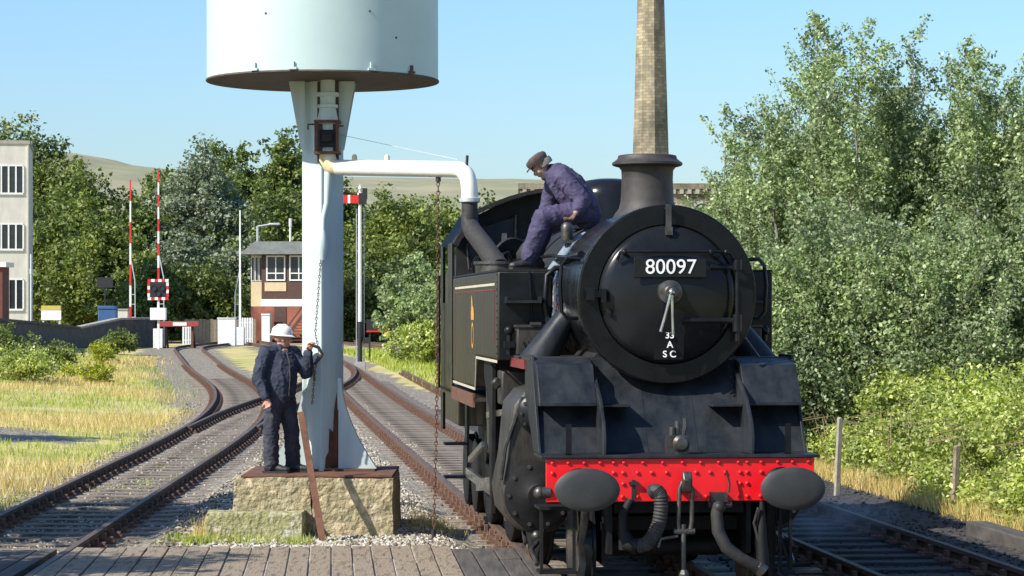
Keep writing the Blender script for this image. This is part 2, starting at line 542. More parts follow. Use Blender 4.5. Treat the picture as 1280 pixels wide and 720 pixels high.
col.objects.link(ground)
tag(ground, kind='structure')

m, n, l, b = newmat('ground_ballast_and_turf')
tc = n.new('ShaderNodeTexCoord')
at = n.new('ShaderNodeAttribute'); at.attribute_name = 'zone'
sp = n.new('ShaderNodeSeparateColor')
l.new(at.outputs['Color'], sp.inputs[0])
vo = n.new('ShaderNodeTexVoronoi'); vo.inputs['Scale'].default_value = 17
l.new(tc.outputs['Object'], vo.inputs['Vector'])
n1 = n.new('ShaderNodeTexNoise'); n1.inputs['Scale'].default_value = .9; n1.inputs['Detail'].default_value = 9; n1.inputs['Roughness'].default_value = .7
l.new(tc.outputs['Object'], n1.inputs['Vector'])
hs = n.new('ShaderNodeSeparateColor'); l.new(vo.outputs['Color'], hs.inputs[0])
rb = ramp(n, [(.085, .070, .050), (.20, .170, .125), (.35, .31, .245)]); l.new(hs.outputs[0], rb.inputs[0])
rp = ramp(n, [(.36, .33, .28), (.54, .50, .45), (.70, .67, .62)]); l.new(hs.outputs[0], rp.inputs[0])
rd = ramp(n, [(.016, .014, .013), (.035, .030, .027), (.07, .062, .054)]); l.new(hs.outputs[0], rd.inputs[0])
n2_ = n.new('ShaderNodeTexNoise'); n2_.inputs['Scale'].default_value = .35; n2_.inputs['Detail'].default_value = 8
l.new(tc.outputs['Object'], n2_.inputs['Vector'])
rg = ramp(n, [(.52, .42, .19), (.42, .37, .12), (.24, .27, .06)], [.40, .55, .72]); l.new(n2_.outputs['Fac'], rg.inputs[0])
def mixc(a, bb, fac):
    x = n.new('ShaderNodeMix'); x.data_type = 'RGBA'
    l.new(fac, x.inputs[0]); l.new(a, x.inputs[6]); l.new(bb, x.inputs[7])
    return x.outputs[2]
def edge(src, w_=.35):
    ad = n.new('ShaderNodeMath'); ad.operation = 'ADD'
    sc = n.new('ShaderNodeMath'); sc.operation = 'MULTIPLY_ADD'; sc.inputs[1].default_value = 1.6; sc.inputs[2].default_value = -.8
    l.new(n1.outputs['Fac'], sc.inputs[0])
    l.new(src, ad.inputs[0]); l.new(sc.outputs[0], ad.inputs[1])
    mr = n.new('ShaderNodeMapRange'); mr.inputs['From Min'].default_value = .5 - w_ / 2; mr.inputs['From Max'].default_value = .5 + w_ / 2
    l.new(ad.outputs[0], mr.inputs['Value'])
    return mr.outputs[0]
c = mixc(rb.outputs[0], rp.outputs[0], edge(sp.outputs[2]))
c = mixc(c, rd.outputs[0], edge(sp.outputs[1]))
c = mixc(c, rg.outputs[0], edge(sp.outputs[0]))
l.new(c, b.inputs['Base Color'])
b.inputs['Roughness'].default_value = .95
bp = n.new('ShaderNodeBump'); bp.inputs['Distance'].default_value = .03; bp.inputs['Strength'].default_value = .9
l.new(vo.outputs['Distance'], bp.inputs['Height']); bp.invert = True
l.new(bp.outputs[0], b.inputs['Normal'])
me.materials.append(m)

# ---- moorland hills
def hill_top(px):
    return float(np.interp(px, [-900, -200, 60, 135, 180, 260, 420, 640, 880, 1300, 2200], [215, 205, 199, 197, 212, 222, 226, 229, 236, 232, 215]))
hv, hf = [], []
HX = np.linspace(-2600, 2600, 161); HY = np.linspace(900, 3600, 46)
for j, y in enumerate(HY):
    for i, x in enumerate(HX):
        px = 640 + FOC * x / 3000
        H = PZ(hill_top(px), 3000)
        t = smooth(900, 3000, y) ** 1.2
        z = -4 + (H + 4) * t + (18 * noise.noise(Vector((x * .004, y * .003, 2))) + 6 * noise.noise(Vector((x * .015, y * .01, 5)))) * t * (1 - smooth(2300, 3000, y) * .9)
        if y > 3000: z = z - (y - 3000) * .02
        hv.append((x, y, z))
W = len(HX)
hf = [(j * W + i, j * W + i + 1, (j + 1) * W + i + 1, (j + 1) * W + i) for j in range(len(HY) - 1) for i in range(W - 1)]
me = bpy.data.meshes.new('moorland_hills'); me.from_pydata(hv, [], hf)
me.polygons.foreach_set('use_smooth', [True] * len(hf))
me.materials.append(mat('moor_grass', (.30, .265, .15), (.20, .20, .11), rough=.95, scale=.006, detail=9, c3=(.33, .29, .18), pos=(.35, .68)))
hills = bpy.data.objects.new('moorland_hills', me); col.objects.link(hills); tag(hills, kind='structure')

# ---- railway tracks
RAILP = [(-.036, 0), (.036, 0), (.036, -.045), (.010, -.058), (.010, -.125), (.065, -.138), (.065, -.15), (-.065, -.15), (-.065, -.138), (-.010, -.125), (-.010, -.058), (-.036, -.045)]
def rail_mesh(fx, off, y0, y1, step):
    ys = list(np.arange(y0, y1, step)) + [y1]
    vs, fs, mi = [], [], []
    n_ = len(RAILP)
    for i, y in enumerate(ys):
        d = (fx(y + .3) - fx(y - .3)) / .6
        t = Vector((d, 1, 0)).normalized(); s = Vector((t.y, -t.x, 0))
        c = Vector((fx(y), y, zt(y))) + s * off
        for (a, h) in RAILP: vs.append(tuple(c + s * a + Vector((0, 0, h))))
    for i in range(len(ys) - 1):
        for k in range(n_):
            a, bb = i * n_ + k, i * n_ + (k + 1) % n_
            fs.append((a, bb, bb + n_, a + n_)); mi.append(1 if k == 0 else 0)
    fs.append(tuple(range(n_))); mi.append(0)
    return vs, fs, mi
_smesh = None
def sleeper_meshes():
    out = []
    for k in range(4):
        rnd = random.Random(k)
        mb = MB()
        L = 1.3 + rnd.uniform(-.04, .04)
        mb.box(-L, L, -.125, .125, -.13, 0)
        o = mb.build('sleeper', M['sleeper'], None, bevel=.012)
        out.append(o)
    return out
sl_src = sleeper_meshes()
def track(name, fx, y0, y1, sl_end, step=2.0, seed=0, skip=None, dark=False):
    root = empty(name, (0, 0, 0), kind='structure')
    for off in (-.753, .753):
        vs, fs, mi = rail_mesh(fx, off, y0, y1, step)
        me = bpy.data.meshes.new('rail'); me.from_pydata(vs, [], fs)
        me.materials.append(M['rail']); me.materials.append(M['railtop'])
        me.polygons.foreach_set('material_index', mi)
        bm = bmesh.new(); bm.from_mesh(me); bmesh.ops.recalc_face_normals(bm, faces=bm.faces); bm.to_mesh(me); bm.free()
        o = bpy.data.objects.new('rail', me); col.objects.link(o); o.parent = root
    rnd = random.Random(seed)
    y = y0
    ch = MB()
    while y < y1:
        d = (fx(y + .3) - fx(y - .3)) / .6
        ang = -math.atan(d) + rnd.uniform(-.012, .012)
        ang = math.atan2(-d, 1) + rnd.uniform(-.015, .015)
        if not (skip and skip(y)):
            if y < sl_end:
                s = rnd.choice(sl_src)
                o = bpy.data.objects.new('sleeper', s.data); col.objects.link(o); o.parent = root
                bv = o.modifiers.new('bevel', 'BEVEL'); bv.width = .012; bv.segments = 1
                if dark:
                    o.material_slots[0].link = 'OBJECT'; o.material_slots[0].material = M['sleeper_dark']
                o.location = (fx(y), y, zt(y) - .152 - rnd.uniform(0, .012)); o.rotation_euler = (0, 0, ang)
            Mx = Matrix.Translation((fx(y), y, zt(y))) @ Matrix.Rotation(ang, 4, 'Z')
            if y < 110:
                for off in (-.753, .753):
                    ch.box(off - .19, off + .19, -.085, .085, -.156, -.122, Mx)
                    for sgn in (-1, 1):
                        ch.box(off + sgn * .045 - .02 + sgn * .02, off + sgn * .045 + .02 + sgn * .02, -.06, .06, -.125, -.045, Mx)
                        for q in (-.04, .04):
                            ch.box(off + sgn * .145 - .018, off + sgn * .145 + .018, q - .018, q + .018, -.124, -.085, Mx)
        y += .70 + rnd.uniform(-.03, .03)
    if ch.v:
        o = ch.build('rail_chairs', M['chair'], root, smooth_=False, recalc=False); tag(o, kind='stuff')
    return root
in_boards = lambda y: 21.4 < y < 27.6
track('engine_track', x_main, 12, 210, 92, seed=1)
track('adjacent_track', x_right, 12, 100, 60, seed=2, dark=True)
track('siding_track', x_siding, 12, 188, 95, seed=3, step=1.0)
track('crossover_track', x_left, 56, 116, 74, seed=4)
track('goods_track', x_far, 66, 200, 90, seed=5)
for s in sl_src: bpy.data.objects.remove(s, do_unlink=True)
# point blades of the turnout
# ---- timber boarded crossing
bc = empty('boarded_crossing', (0, 0, 0), kind='structure')
pr = random.Random(5)
ang = R(4.0)
Mb = Matrix.Translation((0, 25, 0)) @ Matrix.Rotation(ang, 4, 'Z')
def plank(mx, x, y0, y1, wd, z, mat_):
    mb = MB()
    dz = pr.uniform(-.008, .008)
    mb.box(x + .006, x + wd - .006, y0, y1, z - .11 + dz, z + dz, mx)
    return mb.build('plank', mat_, bc, bevel=.008)
x = -4.62
while x < .3:
    wd = pr.uniform(.195, .235)
    xr = x_main(25.5) - .82
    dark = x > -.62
    e = pr.uniform(-.05, .05)
    sp_ = 1.25 + pr.uniform(-.25, .25)
    if x + wd < .42:
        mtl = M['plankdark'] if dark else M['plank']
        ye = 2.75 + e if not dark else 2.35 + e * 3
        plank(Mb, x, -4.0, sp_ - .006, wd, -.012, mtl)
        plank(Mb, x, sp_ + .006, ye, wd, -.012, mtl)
    x += wd
# boards between the left-hand track's rails, shade put into their darker colour
Ml = Matrix.Translation((x_siding(25), 25, 0)) @ Matrix.Rotation(R(1.2), 4, 'Z')
x = -.60
while x < .58:
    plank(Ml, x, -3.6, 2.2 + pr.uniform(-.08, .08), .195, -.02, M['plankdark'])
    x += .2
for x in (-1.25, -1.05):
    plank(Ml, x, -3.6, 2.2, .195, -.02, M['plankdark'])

# ---- loose ballast stones near the camera (uncountable)
def stones(name, n_, region, size, matl, label, seed):
    rg_ = np.random.default_rng(seed)
    base = np.array([(1, 0, 0), (-1, 0, 0), (0, 1, 0), (0, -1, 0), (0, 0, 1), (0, 0, -1)], float)
    tri = np.array([(0, 2, 4), (2, 1, 4), (1, 3, 4), (3, 0, 4), (2, 0, 5), (1, 2, 5), (3, 1, 5), (0, 3, 5)])
    V, F = [], []
    k = 0
    for i in range(n_):
        X, Y = region(rg_)
        if X is None: continue
        s = size * rg_.uniform(.5, 1.35)
        sc = s * rg_.uniform(.55, 1.1, 3); sc[2] *= .75
        a = rg_.uniform(0, 6.28); ca_, sa_ = math.cos(a), math.sin(a)
        p = base * sc + rg_.uniform(-.25, .25, (6, 3)) * s
        q = np.empty_like(p)
        q[:, 0] = p[:, 0] * ca_ - p[:, 1] * sa_ + X
        q[:, 1] = p[:, 0] * sa_ + p[:, 1] * ca_ + Y
        q[:, 2] = p[:, 2] + ground_z(X, Y) + s * .25
        V.append(q); F.append(tri + k * 6); k += 1
    V = np.concatenate(V); F = np.concatenate(F)
    me = bpy.data.meshes.new(name); me.from_pydata(V.tolist(), [], F.tolist())
    me.materials.append(matl)
    o = bpy.data.objects.new(name, me); col.objects.link(o)
    return tag(o, label, 'gravel', kind='stuff')
M['ballast'] = leafmat('ballast_stone', [(.085, .070, .050), (.19, .163, .12), (.31, .275, .215), (.43, .395, .33)], .0, .95)
M['chips'] = leafmat('pale_chipping', [(.24, .21, .16), (.40, .36, .29), (.58, .54, .47)], .0, .95)
def reg_mid(g):
    Y = 24 + 50 * g.random() ** 1.7
    X = g.uniform(x_siding(Y) - 1.6, x_main(Y) - .3)
    if Y < 27.7 and X > -5.2: return None, None
    return X, Y
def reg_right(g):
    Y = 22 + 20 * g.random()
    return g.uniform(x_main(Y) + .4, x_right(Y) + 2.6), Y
def reg_pale(g):
    Y = 27.7 + 36 * g.random() ** 1.4
    a, bb = x_left(Y) + 2.3, x_main(Y) - 1.15
    if bb <= a: return None, None
    return g.uniform(a, bb), Y
stones('ballast', 26000, reg_mid, .032, M['ballast'], 'loose brown ballast stones around the sleepers of the two running lines', 1)
stones('dark_ballast', 6000, reg_right, .03, mat('oily_shadowed_stone', (.015, .014, .013), (.05, .045, .04), rough=.9, scale=5), 'dark oily ballast with engine shadow in its colour between the engine track and the bramble bank', 2)  # stones darkened to carry the engine's shadow as well as oil
stones('pale_chippings', 9000, reg_pale, .026, M['chips'], 'pale stone chippings beside the water tower plinth', 3)

# ================================================================== LOCOMOTIVE
loco = empty('steam_locomotive', (1.49, 21.3, 0), TH, 'black tank steam locomotive with red buffer beam and numbered smokebox door', 'locomotive')
BZ = 2.67                                   # boiler centre height
def L(name, mb, m_, parent=loco, **k): return mb.build(name, m_, parent, **k)

# frames, plus solid boxes added to darken the space between the wheels
mb = MB()
for s in (-1, 1): mb.box(s * .60 - .02, s * .60 + .02, .58, 12.9, .45, 1.30)
mb.box(-.6, .6, 1.6, 3.4, .75, 1.9)
mb.box(-.58, .58, 3.4, 12.8, .95, 1.9)
mb.box(-.6, .6, 2.0, 2.05, .3, 1.0)
L('frame', mb, M['under'])
L('axle_guard', MB().box(-.56, .56, .60, .66, .80, 1.2), M['under'])

# buffer beam with rivets
beam = L('buffer_beam', MB().prism([(-1.155, 1.27), (1.155, 1.27), (1.155, 1.02), (1.155, .905), (-1.155, .905)], .50, .545, 'xz'), M['red'], bevel=.004)
rv = MB()
def bx_(px): return (px - 852) / 147.0
for z, pxs in ((1.238, [690, 710, 730, 750, 767, 780, 804, 829, 854, 877, 900, 925, 936, 954, 975, 994, 1014]),
               (1.150, [690, 767, 779, 797, 815, 834, 871, 889, 908, 927, 936, 954, 1014]),
               (1.055, [779, 936, 927]),
               (.945, [767, 778, 797, 834, 870, 884, 908, 926, 936, 953])):
    for p in pxs: rv.lathe([(.019, 0), (.017, -.010), (.009, -.016), (0, -.018)], (bx_(p), .5, z), (0, 1, 0), 8)
o = L('rivets', rv, M['red'], beam, recalc=True); tag(o, kind='stuff')

# oval buffers
for s in (-1, 1):
    st = MB()
    st.lathe([(.155, .50), (.155, .46), (.125, .44), (.115, .22), (.125, .20), (.10, .20), (.085, .19), (.085, .05)], (s * .868, 0, 1.04), (0, 1, 0), 20)
    bf = L('buffer', st, M['loco'])
    L('buffer_head', MB().lathe([(0, -.012), (.10, -.010), (.20, -.002), (.262, .012), (.275, .022), (.272, .045), (.25, .06), (.09, .075)], (s * .868, 0, 1.04), (0, 1, 0), 40, sx=1.0, sy=.66), M['buffer'], bf)
# front platform and sloping apron
L('front_platform', MB().box(-1.2, 1.2, .47, 1.05, 1.273, 1.298), M['apron'], bevel=.004)
AY0, AZ0, AY1, AZ1 = .92, 1.298, 1.52, 2.115
def ay(z): return AY0 + (AY1 - AY0) * (z - AZ0) / (AZ1 - AZ0)
L('apron_plate', MB().prism([(AY0, AZ0), (AY1, AZ1), (AY1 + .03, AZ1), (AY0 + .03, AZ0)], -1.165, 1.165), M['apron'], bevel=.003)
for x in (-.22, .22): L('apron_seam', MB().prism([(AY0 - .004, AZ0), (ay(1.95) - .004, 1.95), (ay(1.95) + .01, 1.95), (AY0 + .01, AZ0)], x - .006, x + .006), M['apron'])
for s in (-1, 1):
    # side flanges, brackets, shelves
    L('side_flange', MB().prism([(.88, 1.298), (AY1 - .08, AZ1 + .02), (AY1 + .45, AZ1 + .02), (AY1 + .45, 1.75), (1.25, 1.298)], s * 1.165 - .012, s * 1.165 + .012), M['apron'], bevel=.003)
    L('bracket', MB().prism([(.62, 1.298), (.61, 1.44), (.66, 1.56), (.86, 1.74), (1.36, 1.98), (1.45, 1.98), (.99, 1.298)], s * .64 - .014, s * .64 + .014), M['apron'], bevel=.003)
    L('bracket_edge', MB().tube([(s * .64, .615, 1.30), (s * .64, .605, 1.44), (s * .64, .655, 1.565), (s * .64, .85, 1.75), (s * .64, 1.34, 1.99)], .018, 6), M['apron'])
    a, c_ = sorted((s * .655, s * 1.155))
    L('shelf', MB().box(a, c_, .97, 1.24, 1.70, 1.722), M['apron'], bevel=.003)
    L('shelf_riser', MB().prism([(1.0, 1.722), (1.235, 2.05), (1.52, 2.11), (1.24, 1.722)], a, c_), M['apron'], bevel=.004)
    a, c_ = sorted((s * .625, s * .36))
    L('step_tread', MB().box(a, c_, .97, 1.24, 1.69, 1.71), M['apron'], bevel=.003)
    L('lamp_iron', MB().box(s * .95 - .025, s * .95 + .025, .60, .612, 1.298, 1.56).box(s * .95 - .025, s * .95 + .025, .60, .68, 1.298, 1.31), M['loco'])
    bl = MB()
    for z in (2.03, 1.93, 1.86, 1.78): bl.lathe([(.015, 0), (.013, -.012), (0, -.018)], (s * .60, ay(z), z), (0, 1, 0), 6)
    o = L('bolts', bl, M['apron']); tag(o, kind='stuff')
    # upper running plate back to the tank
    a, c_ = sorted((s * 1.18, s * .45))
    L('running_plate', MB().box(a, c_, 1.50, 3.2, 2.085, 2.11), M['grime'])
    L('running_plate_valance', MB().box(s * 1.18 - .012, s * 1.18 + .012, 1.9, 3.15, 2.0, 2.084), M['linered'])
# front valve assembly in the middle of the platform
vb = MB()
vb.box(-.09, .09, .62, .80, 1.298, 1.46)
vb.lathe([(.0, -.03), (.05, -.025), (.075, 0), (.075, .05)], (.02, .60, 1.39), (0, 1, 0), 14)
vb.tube([(.0, .7, 1.45), (.0, .7, 1.58)], .022, 8)
vb.tube([(-.05, .68, 1.45), (-.05, .68, 1.53)], .03, 8)
vb.tube([(.05, .7, 1.45), (.07, .7, 1.54), (.07, .72, 1.60)], .018, 6)
L('valve_block', vb, M['dullsteel'])

# smokebox
sb = MB()
sb.lathe([(.60, 1.225), (.618, 1.205), (.775, 1.205), (.788, 1.212), (.792, 1.225), (.792, 1.29), (.776, 1.295), (.775, 2.95), (.74, 2.97)], (0, 0, BZ), (0, 1, 0), 96)
smokebox = L('smokebox', sb, M['smokebox'], angle=24)
rv = MB()
for k in range(84):
    a = 2 * math.pi * k / 84
    rv.ball((.783 * math.cos(a), 1.31, BZ + .783 * math.sin(a)), .012, 6)
for y in (1.42, 2.85):
    for k in range(60):
        a = 2 * math.pi * k / 60
        rv.ball((.776 * math.cos(a), y, BZ + .776 * math.sin(a)), .009, 6)
o = L('rivets', rv, M['loco'], smokebox); tag(o, kind='stuff')
L('smokebox_saddle', MB().prism([(-.62, 1.3), (-.5, 1.6), (-.62, 2.1), (-.45, 2.3), (.45, 2.3), (.62, 2.1), (.5, 1.6), (.62, 1.3)], 1.55, 2.9, 'xz'), M['soot'])
# smokebox door
db = MB()
db.lathe([(0, 1.055), (.08, 1.056), (.16, 1.060), (.26, 1.070), (.36, 1.086), (.45, 1.108), (.52, 1.132), (.57, 1.158), (.598, 1.182), (.606, 1.205), (.606, 1.23)], (0, 0, BZ), (0, 1, 0), 72)
door = L('smokebox_door', db, M['gloss'], smokebox)
def dy(x, z):
    r = math.hypot(x, z - BZ)
    return float(np.interp(r, [0, .16, .26, .36, .45, .52, .57, .606], [1.055, 1.06, 1.07, 1.086, 1.108, 1.132, 1.158, 1.2]))
L('door_boss', MB().lathe([(0, .99), (.05, .99), (.06, 1.0), (.06, 1.02), (.105, 1.035), (.115, 1.06)], (0, 0, BZ + .02), (0, 1, 0), 24), M['dullsteel'], smokebox)
for (x2, z2, yy) in ((-.10, 2.345, .975), (.012, 2.315, .985)):
    hb = MB()
    hb.tube([(0, yy, BZ + .05), (x2 * .5, yy, (BZ + .02 + z2) / 2), (x2, yy, z2)], [.017, .013, .015], 8)
    hb.ball((0, yy, BZ + .02), .032, 10)
    L('door_handle', hb, M['steel'], smokebox)
# number plate
L('number_plate', MB().box(-.325, .315, 1.025, 1.045, 2.815, 2.985), M['gloss'], smokebox, bevel=.006)
text_mesh('number', '80097', .182, M['white'], smokebox, (.0, 1.022, 2.905), (R(90), 0, 0), .004, .0)
for x in (-.25, .2): L('plate_fixing', MB().box(x, x + .05, 1.046, 1.11, 2.84, 2.96), M['black'], smokebox)
# shed plates
text_mesh('shed_code', '33\nA', .082, M['white'], smokebox, (.0, 1.078, 2.27), (R(84), 0, 0), .003, .001)
text_mesh('shed_code', 'S C', .082, M['white'], smokebox, (.0, 1.10, 2.145), (R(80), 0, 0), .003, .001)
L('shed_plate', MB().prism([(1.083, 2.33), (1.112, 2.19), (1.124, 2.10), (1.15, 2.10), (1.11, 2.33)], -.13, .13), M['gloss'], smokebox)
# handrail above the plate with knobs
hr = MB()
hr.tube([(-.46, 1.10, 2.97), (-.44, 1.07, 3.035), (-.40, 1.05, 3.045), (.44, 1.05, 3.045), (.53, 1.08, 3.03), (.60, 1.13, 2.94)], .013, 8)
for x in (-.40, .36, .50): hr.ball((x, 1.06, 3.04), .028, 10).tube([(x, 1.06, 3.04), (x, 1.14, 3.03)], .014, 8)
L('handrail', hr, M['loco'], smokebox)
# upper lamp iron
L('lamp_iron', MB().box(-.025, .025, 1.14, 1.155, 3.24, 3.46).box(-.03, .03, 1.10, 1.16, 3.19, 3.26).box(-.025, .025, 1.15, 1.25, 3.42, 3.44), M['dullsteel'], smokebox)
# hinge on the right, latch on the left
hg = MB()
hg.tube([(.60, 1.10, 2.26), (.60, 1.10, 2.98)], .018, 8)
for z in (2.39, 2.45, 2.93): hg.lathe([(.04, -.045), (.042, 0), (.04, .045)], (.60, 1.10, z), (0, 0, 1), 12)
L('hinge', hg, M['loco'], smokebox)
for z in (2.44, 2.91):
    xe = .1 if z < 2.6 else .36
    L('hinge_strap', MB().tube([(.60, 1.105, z), (.48, dy(.48, z) - .012, z), ((.48 + xe) / 2, dy((.48 + xe) / 2, z) - .012, z), (xe, dy(xe, z) - .006, z)], [(.026, .012)] * 4, 8), M['gloss'], smokebox)
lt = MB()
lt.box(-.73, -.56, 1.12, 1.20, 2.645, 2.70).box(-.73, -.66, 1.10, 1.2, 2.62, 2.73).box(-.60, -.56, 1.08, 1.19, 2.60, 2.72)
L('latch', lt, M['loco'], smokebox)
L('latch_stud', MB().lathe([(.02, 0), (.02, -.03), (0, -.035)], (-.53, 1.13, 2.51), (0, 1, 0), 8), M['loco'], smokebox)
# hand loops on the flanks of the smokebox
for s in (-1, 1):
    L('hand_loop', MB().tube([(s * .74, 1.45, 2.98), (s * .86, 1.44, 2.99), (s * .91, 1.43, 2.93), (s * .925, 1.42, 2.75), (s * .91, 1.42, 2.52), (s * .86, 1.43, 2.46), (s * .76, 1.45, 2.46)], .018, 8), M['loco'], smokebox)
L('stay_rod', MB().tube([(.70, 1.30, 2.30), (.86, 1.40, 2.11)], .010, 6), M['dullsteel'], smokebox)

# chimney
CY = 2.35
L('chimney', MB().lathe([(.33, 3.36), (.30, 3.42), (.262, 3.47), (.246, 3.54), (.236, 3.74), (.240, 3.82), (.262, 3.85), (.31, 3.862), (.325, 3.872), (.325, 3.892), (.300, 3.908), (.275, 3.93), (.268, 3.958), (.235, 3.965), (.215, 3.94), (.2, 3.5)], (0, CY, 0), (0, 0, 1), 48), M['chimney'])

# boiler, cladding bands, dome, firebox
bo = MB()
bo.lathe([(.70, 2.96), (.715, 2.97), (.735, 4.2), (.775, 6.55), (.775, 6.7)], (0, 0, BZ), (0, 1, 0), 56)
boiler = L('boiler', bo, M['soot'])
for y, r in ((3.05, .722), (4.25, .742), (5.45, .762), (6.5, .782)):
    L('cladding_band', MB().lathe([(r - .01, y - .03), (r + .004, y - .028), (r + .004, y + .028), (r - .01, y + .03)], (0, 0, BZ), (0, 1, 0), 56), M['loco'], boiler)
fbp = [(-.80, 1.9)] + [(-.80 * math.cos(a) if 0 else -.80, 2.95)] + [(-.8 + .35 * (1 - math.cos(a)), 2.95 + .42 * math.sin(a)) for a in np.linspace(.2, 1.57, 6)] + [(.8 - .35 * (1 - math.cos(a)), 2.95 + .42 * math.sin(a)) for a in np.linspace(1.57, .2, 6)] + [(.8, 2.95), (.8, 1.9)]
L('firebox', MB().prism(fbp, 6.7, 8.35, 'xz'), M['loco'], bevel=.03)
L('dome', MB().lathe([(.42, 3.36), (.40, 3.46), (.37, 3.60), (.365, 3.70), (.34, 3.79), (.26, 3.85), (.12, 3.875), (0, 3.88)], (0, 4.9, 0), (0, 0, 1), 36), M['gloss'])
L('top_feed', MB().lathe([(.22, 0), (.21, .06), (.17, .13), (.09, .17), (0, .18)], (-.62, 6.0, 3.12), (-.6, -.2, .8), 20), M['dullsteel'])
for y in (6.9, 7.25): L('safety_valve', MB().lathe([(.09, 3.35), (.08, 3.5), (.06, 3.52), (.06, 3.62), (.03, 3.66), (0, 3.66)], (0, y, 0), (0, 0, 1), 16), M['dullsteel'])
# lagged pipe down the boiler flank, in front of the fireman
L('lagged_pipe', MB().tube([(-.44, 3.3, 3.24), (-.60, 3.25, 3.14), (-.72, 3.2, 2.98), (-.80, 3.15, 2.88)], [(.05, .075), (.055, .085), (.055, .085), (.05, .07)], 12), M['denim'])
L('feed_pipe', MB().tube([(-.38, 3.14, 3.28), (-.58, 3.10, 3.16), (-.70, 3.06, 2.99), (-.78, 3.0, 2.80), (-.8, 2.9, 2.4)], .024, 8), M['steel'])
L('lubricator', MB().lathe([(.055, 0), (.06, .05), (.06, .13), (.05, .15), (.03, .17), (0, .17)], (-.64, 3.2, 3.20), (0, 0, 1), 14), M['dullsteel'])
L('lubricator_bracket', MB().tube([(-.64, 3.2, 3.21), (-.64, 3.2, 3.12), (-.56, 3.2, 3.06)], .022, 8).box(-.69, -.59, 3.15, 3.25, 3.17, 3.20), M['dullsteel'])
L('boiler_handrail', MB().tube([(-.80, 1.6, 3.0), (-.80, 3.2, 3.05), (-.82, 8.2, 3.08)], .016, 8), M['loco'])
L('ejector_pipe', MB().tube([(-.70, 1.7, 3.03), (-.74, 3.0, 3.0)], .035, 10), M['loco'])
# hoop pipes between smokebox and tank
L('hoop_pipe', MB().tube([(-.60, 2.98, 2.93), (-.78, 2.98, 2.93), (-.86, 2.97, 2.86), (-.88, 2.96, 2.6), (-.85, 2.96, 2.40), (-.80, 2.95, 2.34)], .028, 10), M['loco'])
L('copper_pipe', MB().tube([(-.69, 2.94, 2.92), (-.76, 2.93, 2.72), (-.76, 2.93, 2.45), (-.70, 2.93, 2.28)], .014, 8), M['copper'])
L('handrail_post', MB().tube([(-1.02, 3.03, 2.90), (-1.0, 3.0, 2.5), (-.98, 2.98, 2.12)], .011, 6), M['loco'])
L('drain_cock', MB().ball((-.77, 2.9, 2.38), .04, 10).tube([(-.77, 2.9, 2.38), (-.77, 2.86, 2.24)], .02, 8), M['copper'])

# outside steam pipes
for s in (-1, 1):
    L('steam_pipe', MB().tube([(s * .62, 2.35, 2.62), (s * .80, 2.35, 2.40), (s * .96, 2.32, 2.16), (s * 1.03, 2.3, 2.02)], [.10, .115, .15, .19], 20), M['apron'])

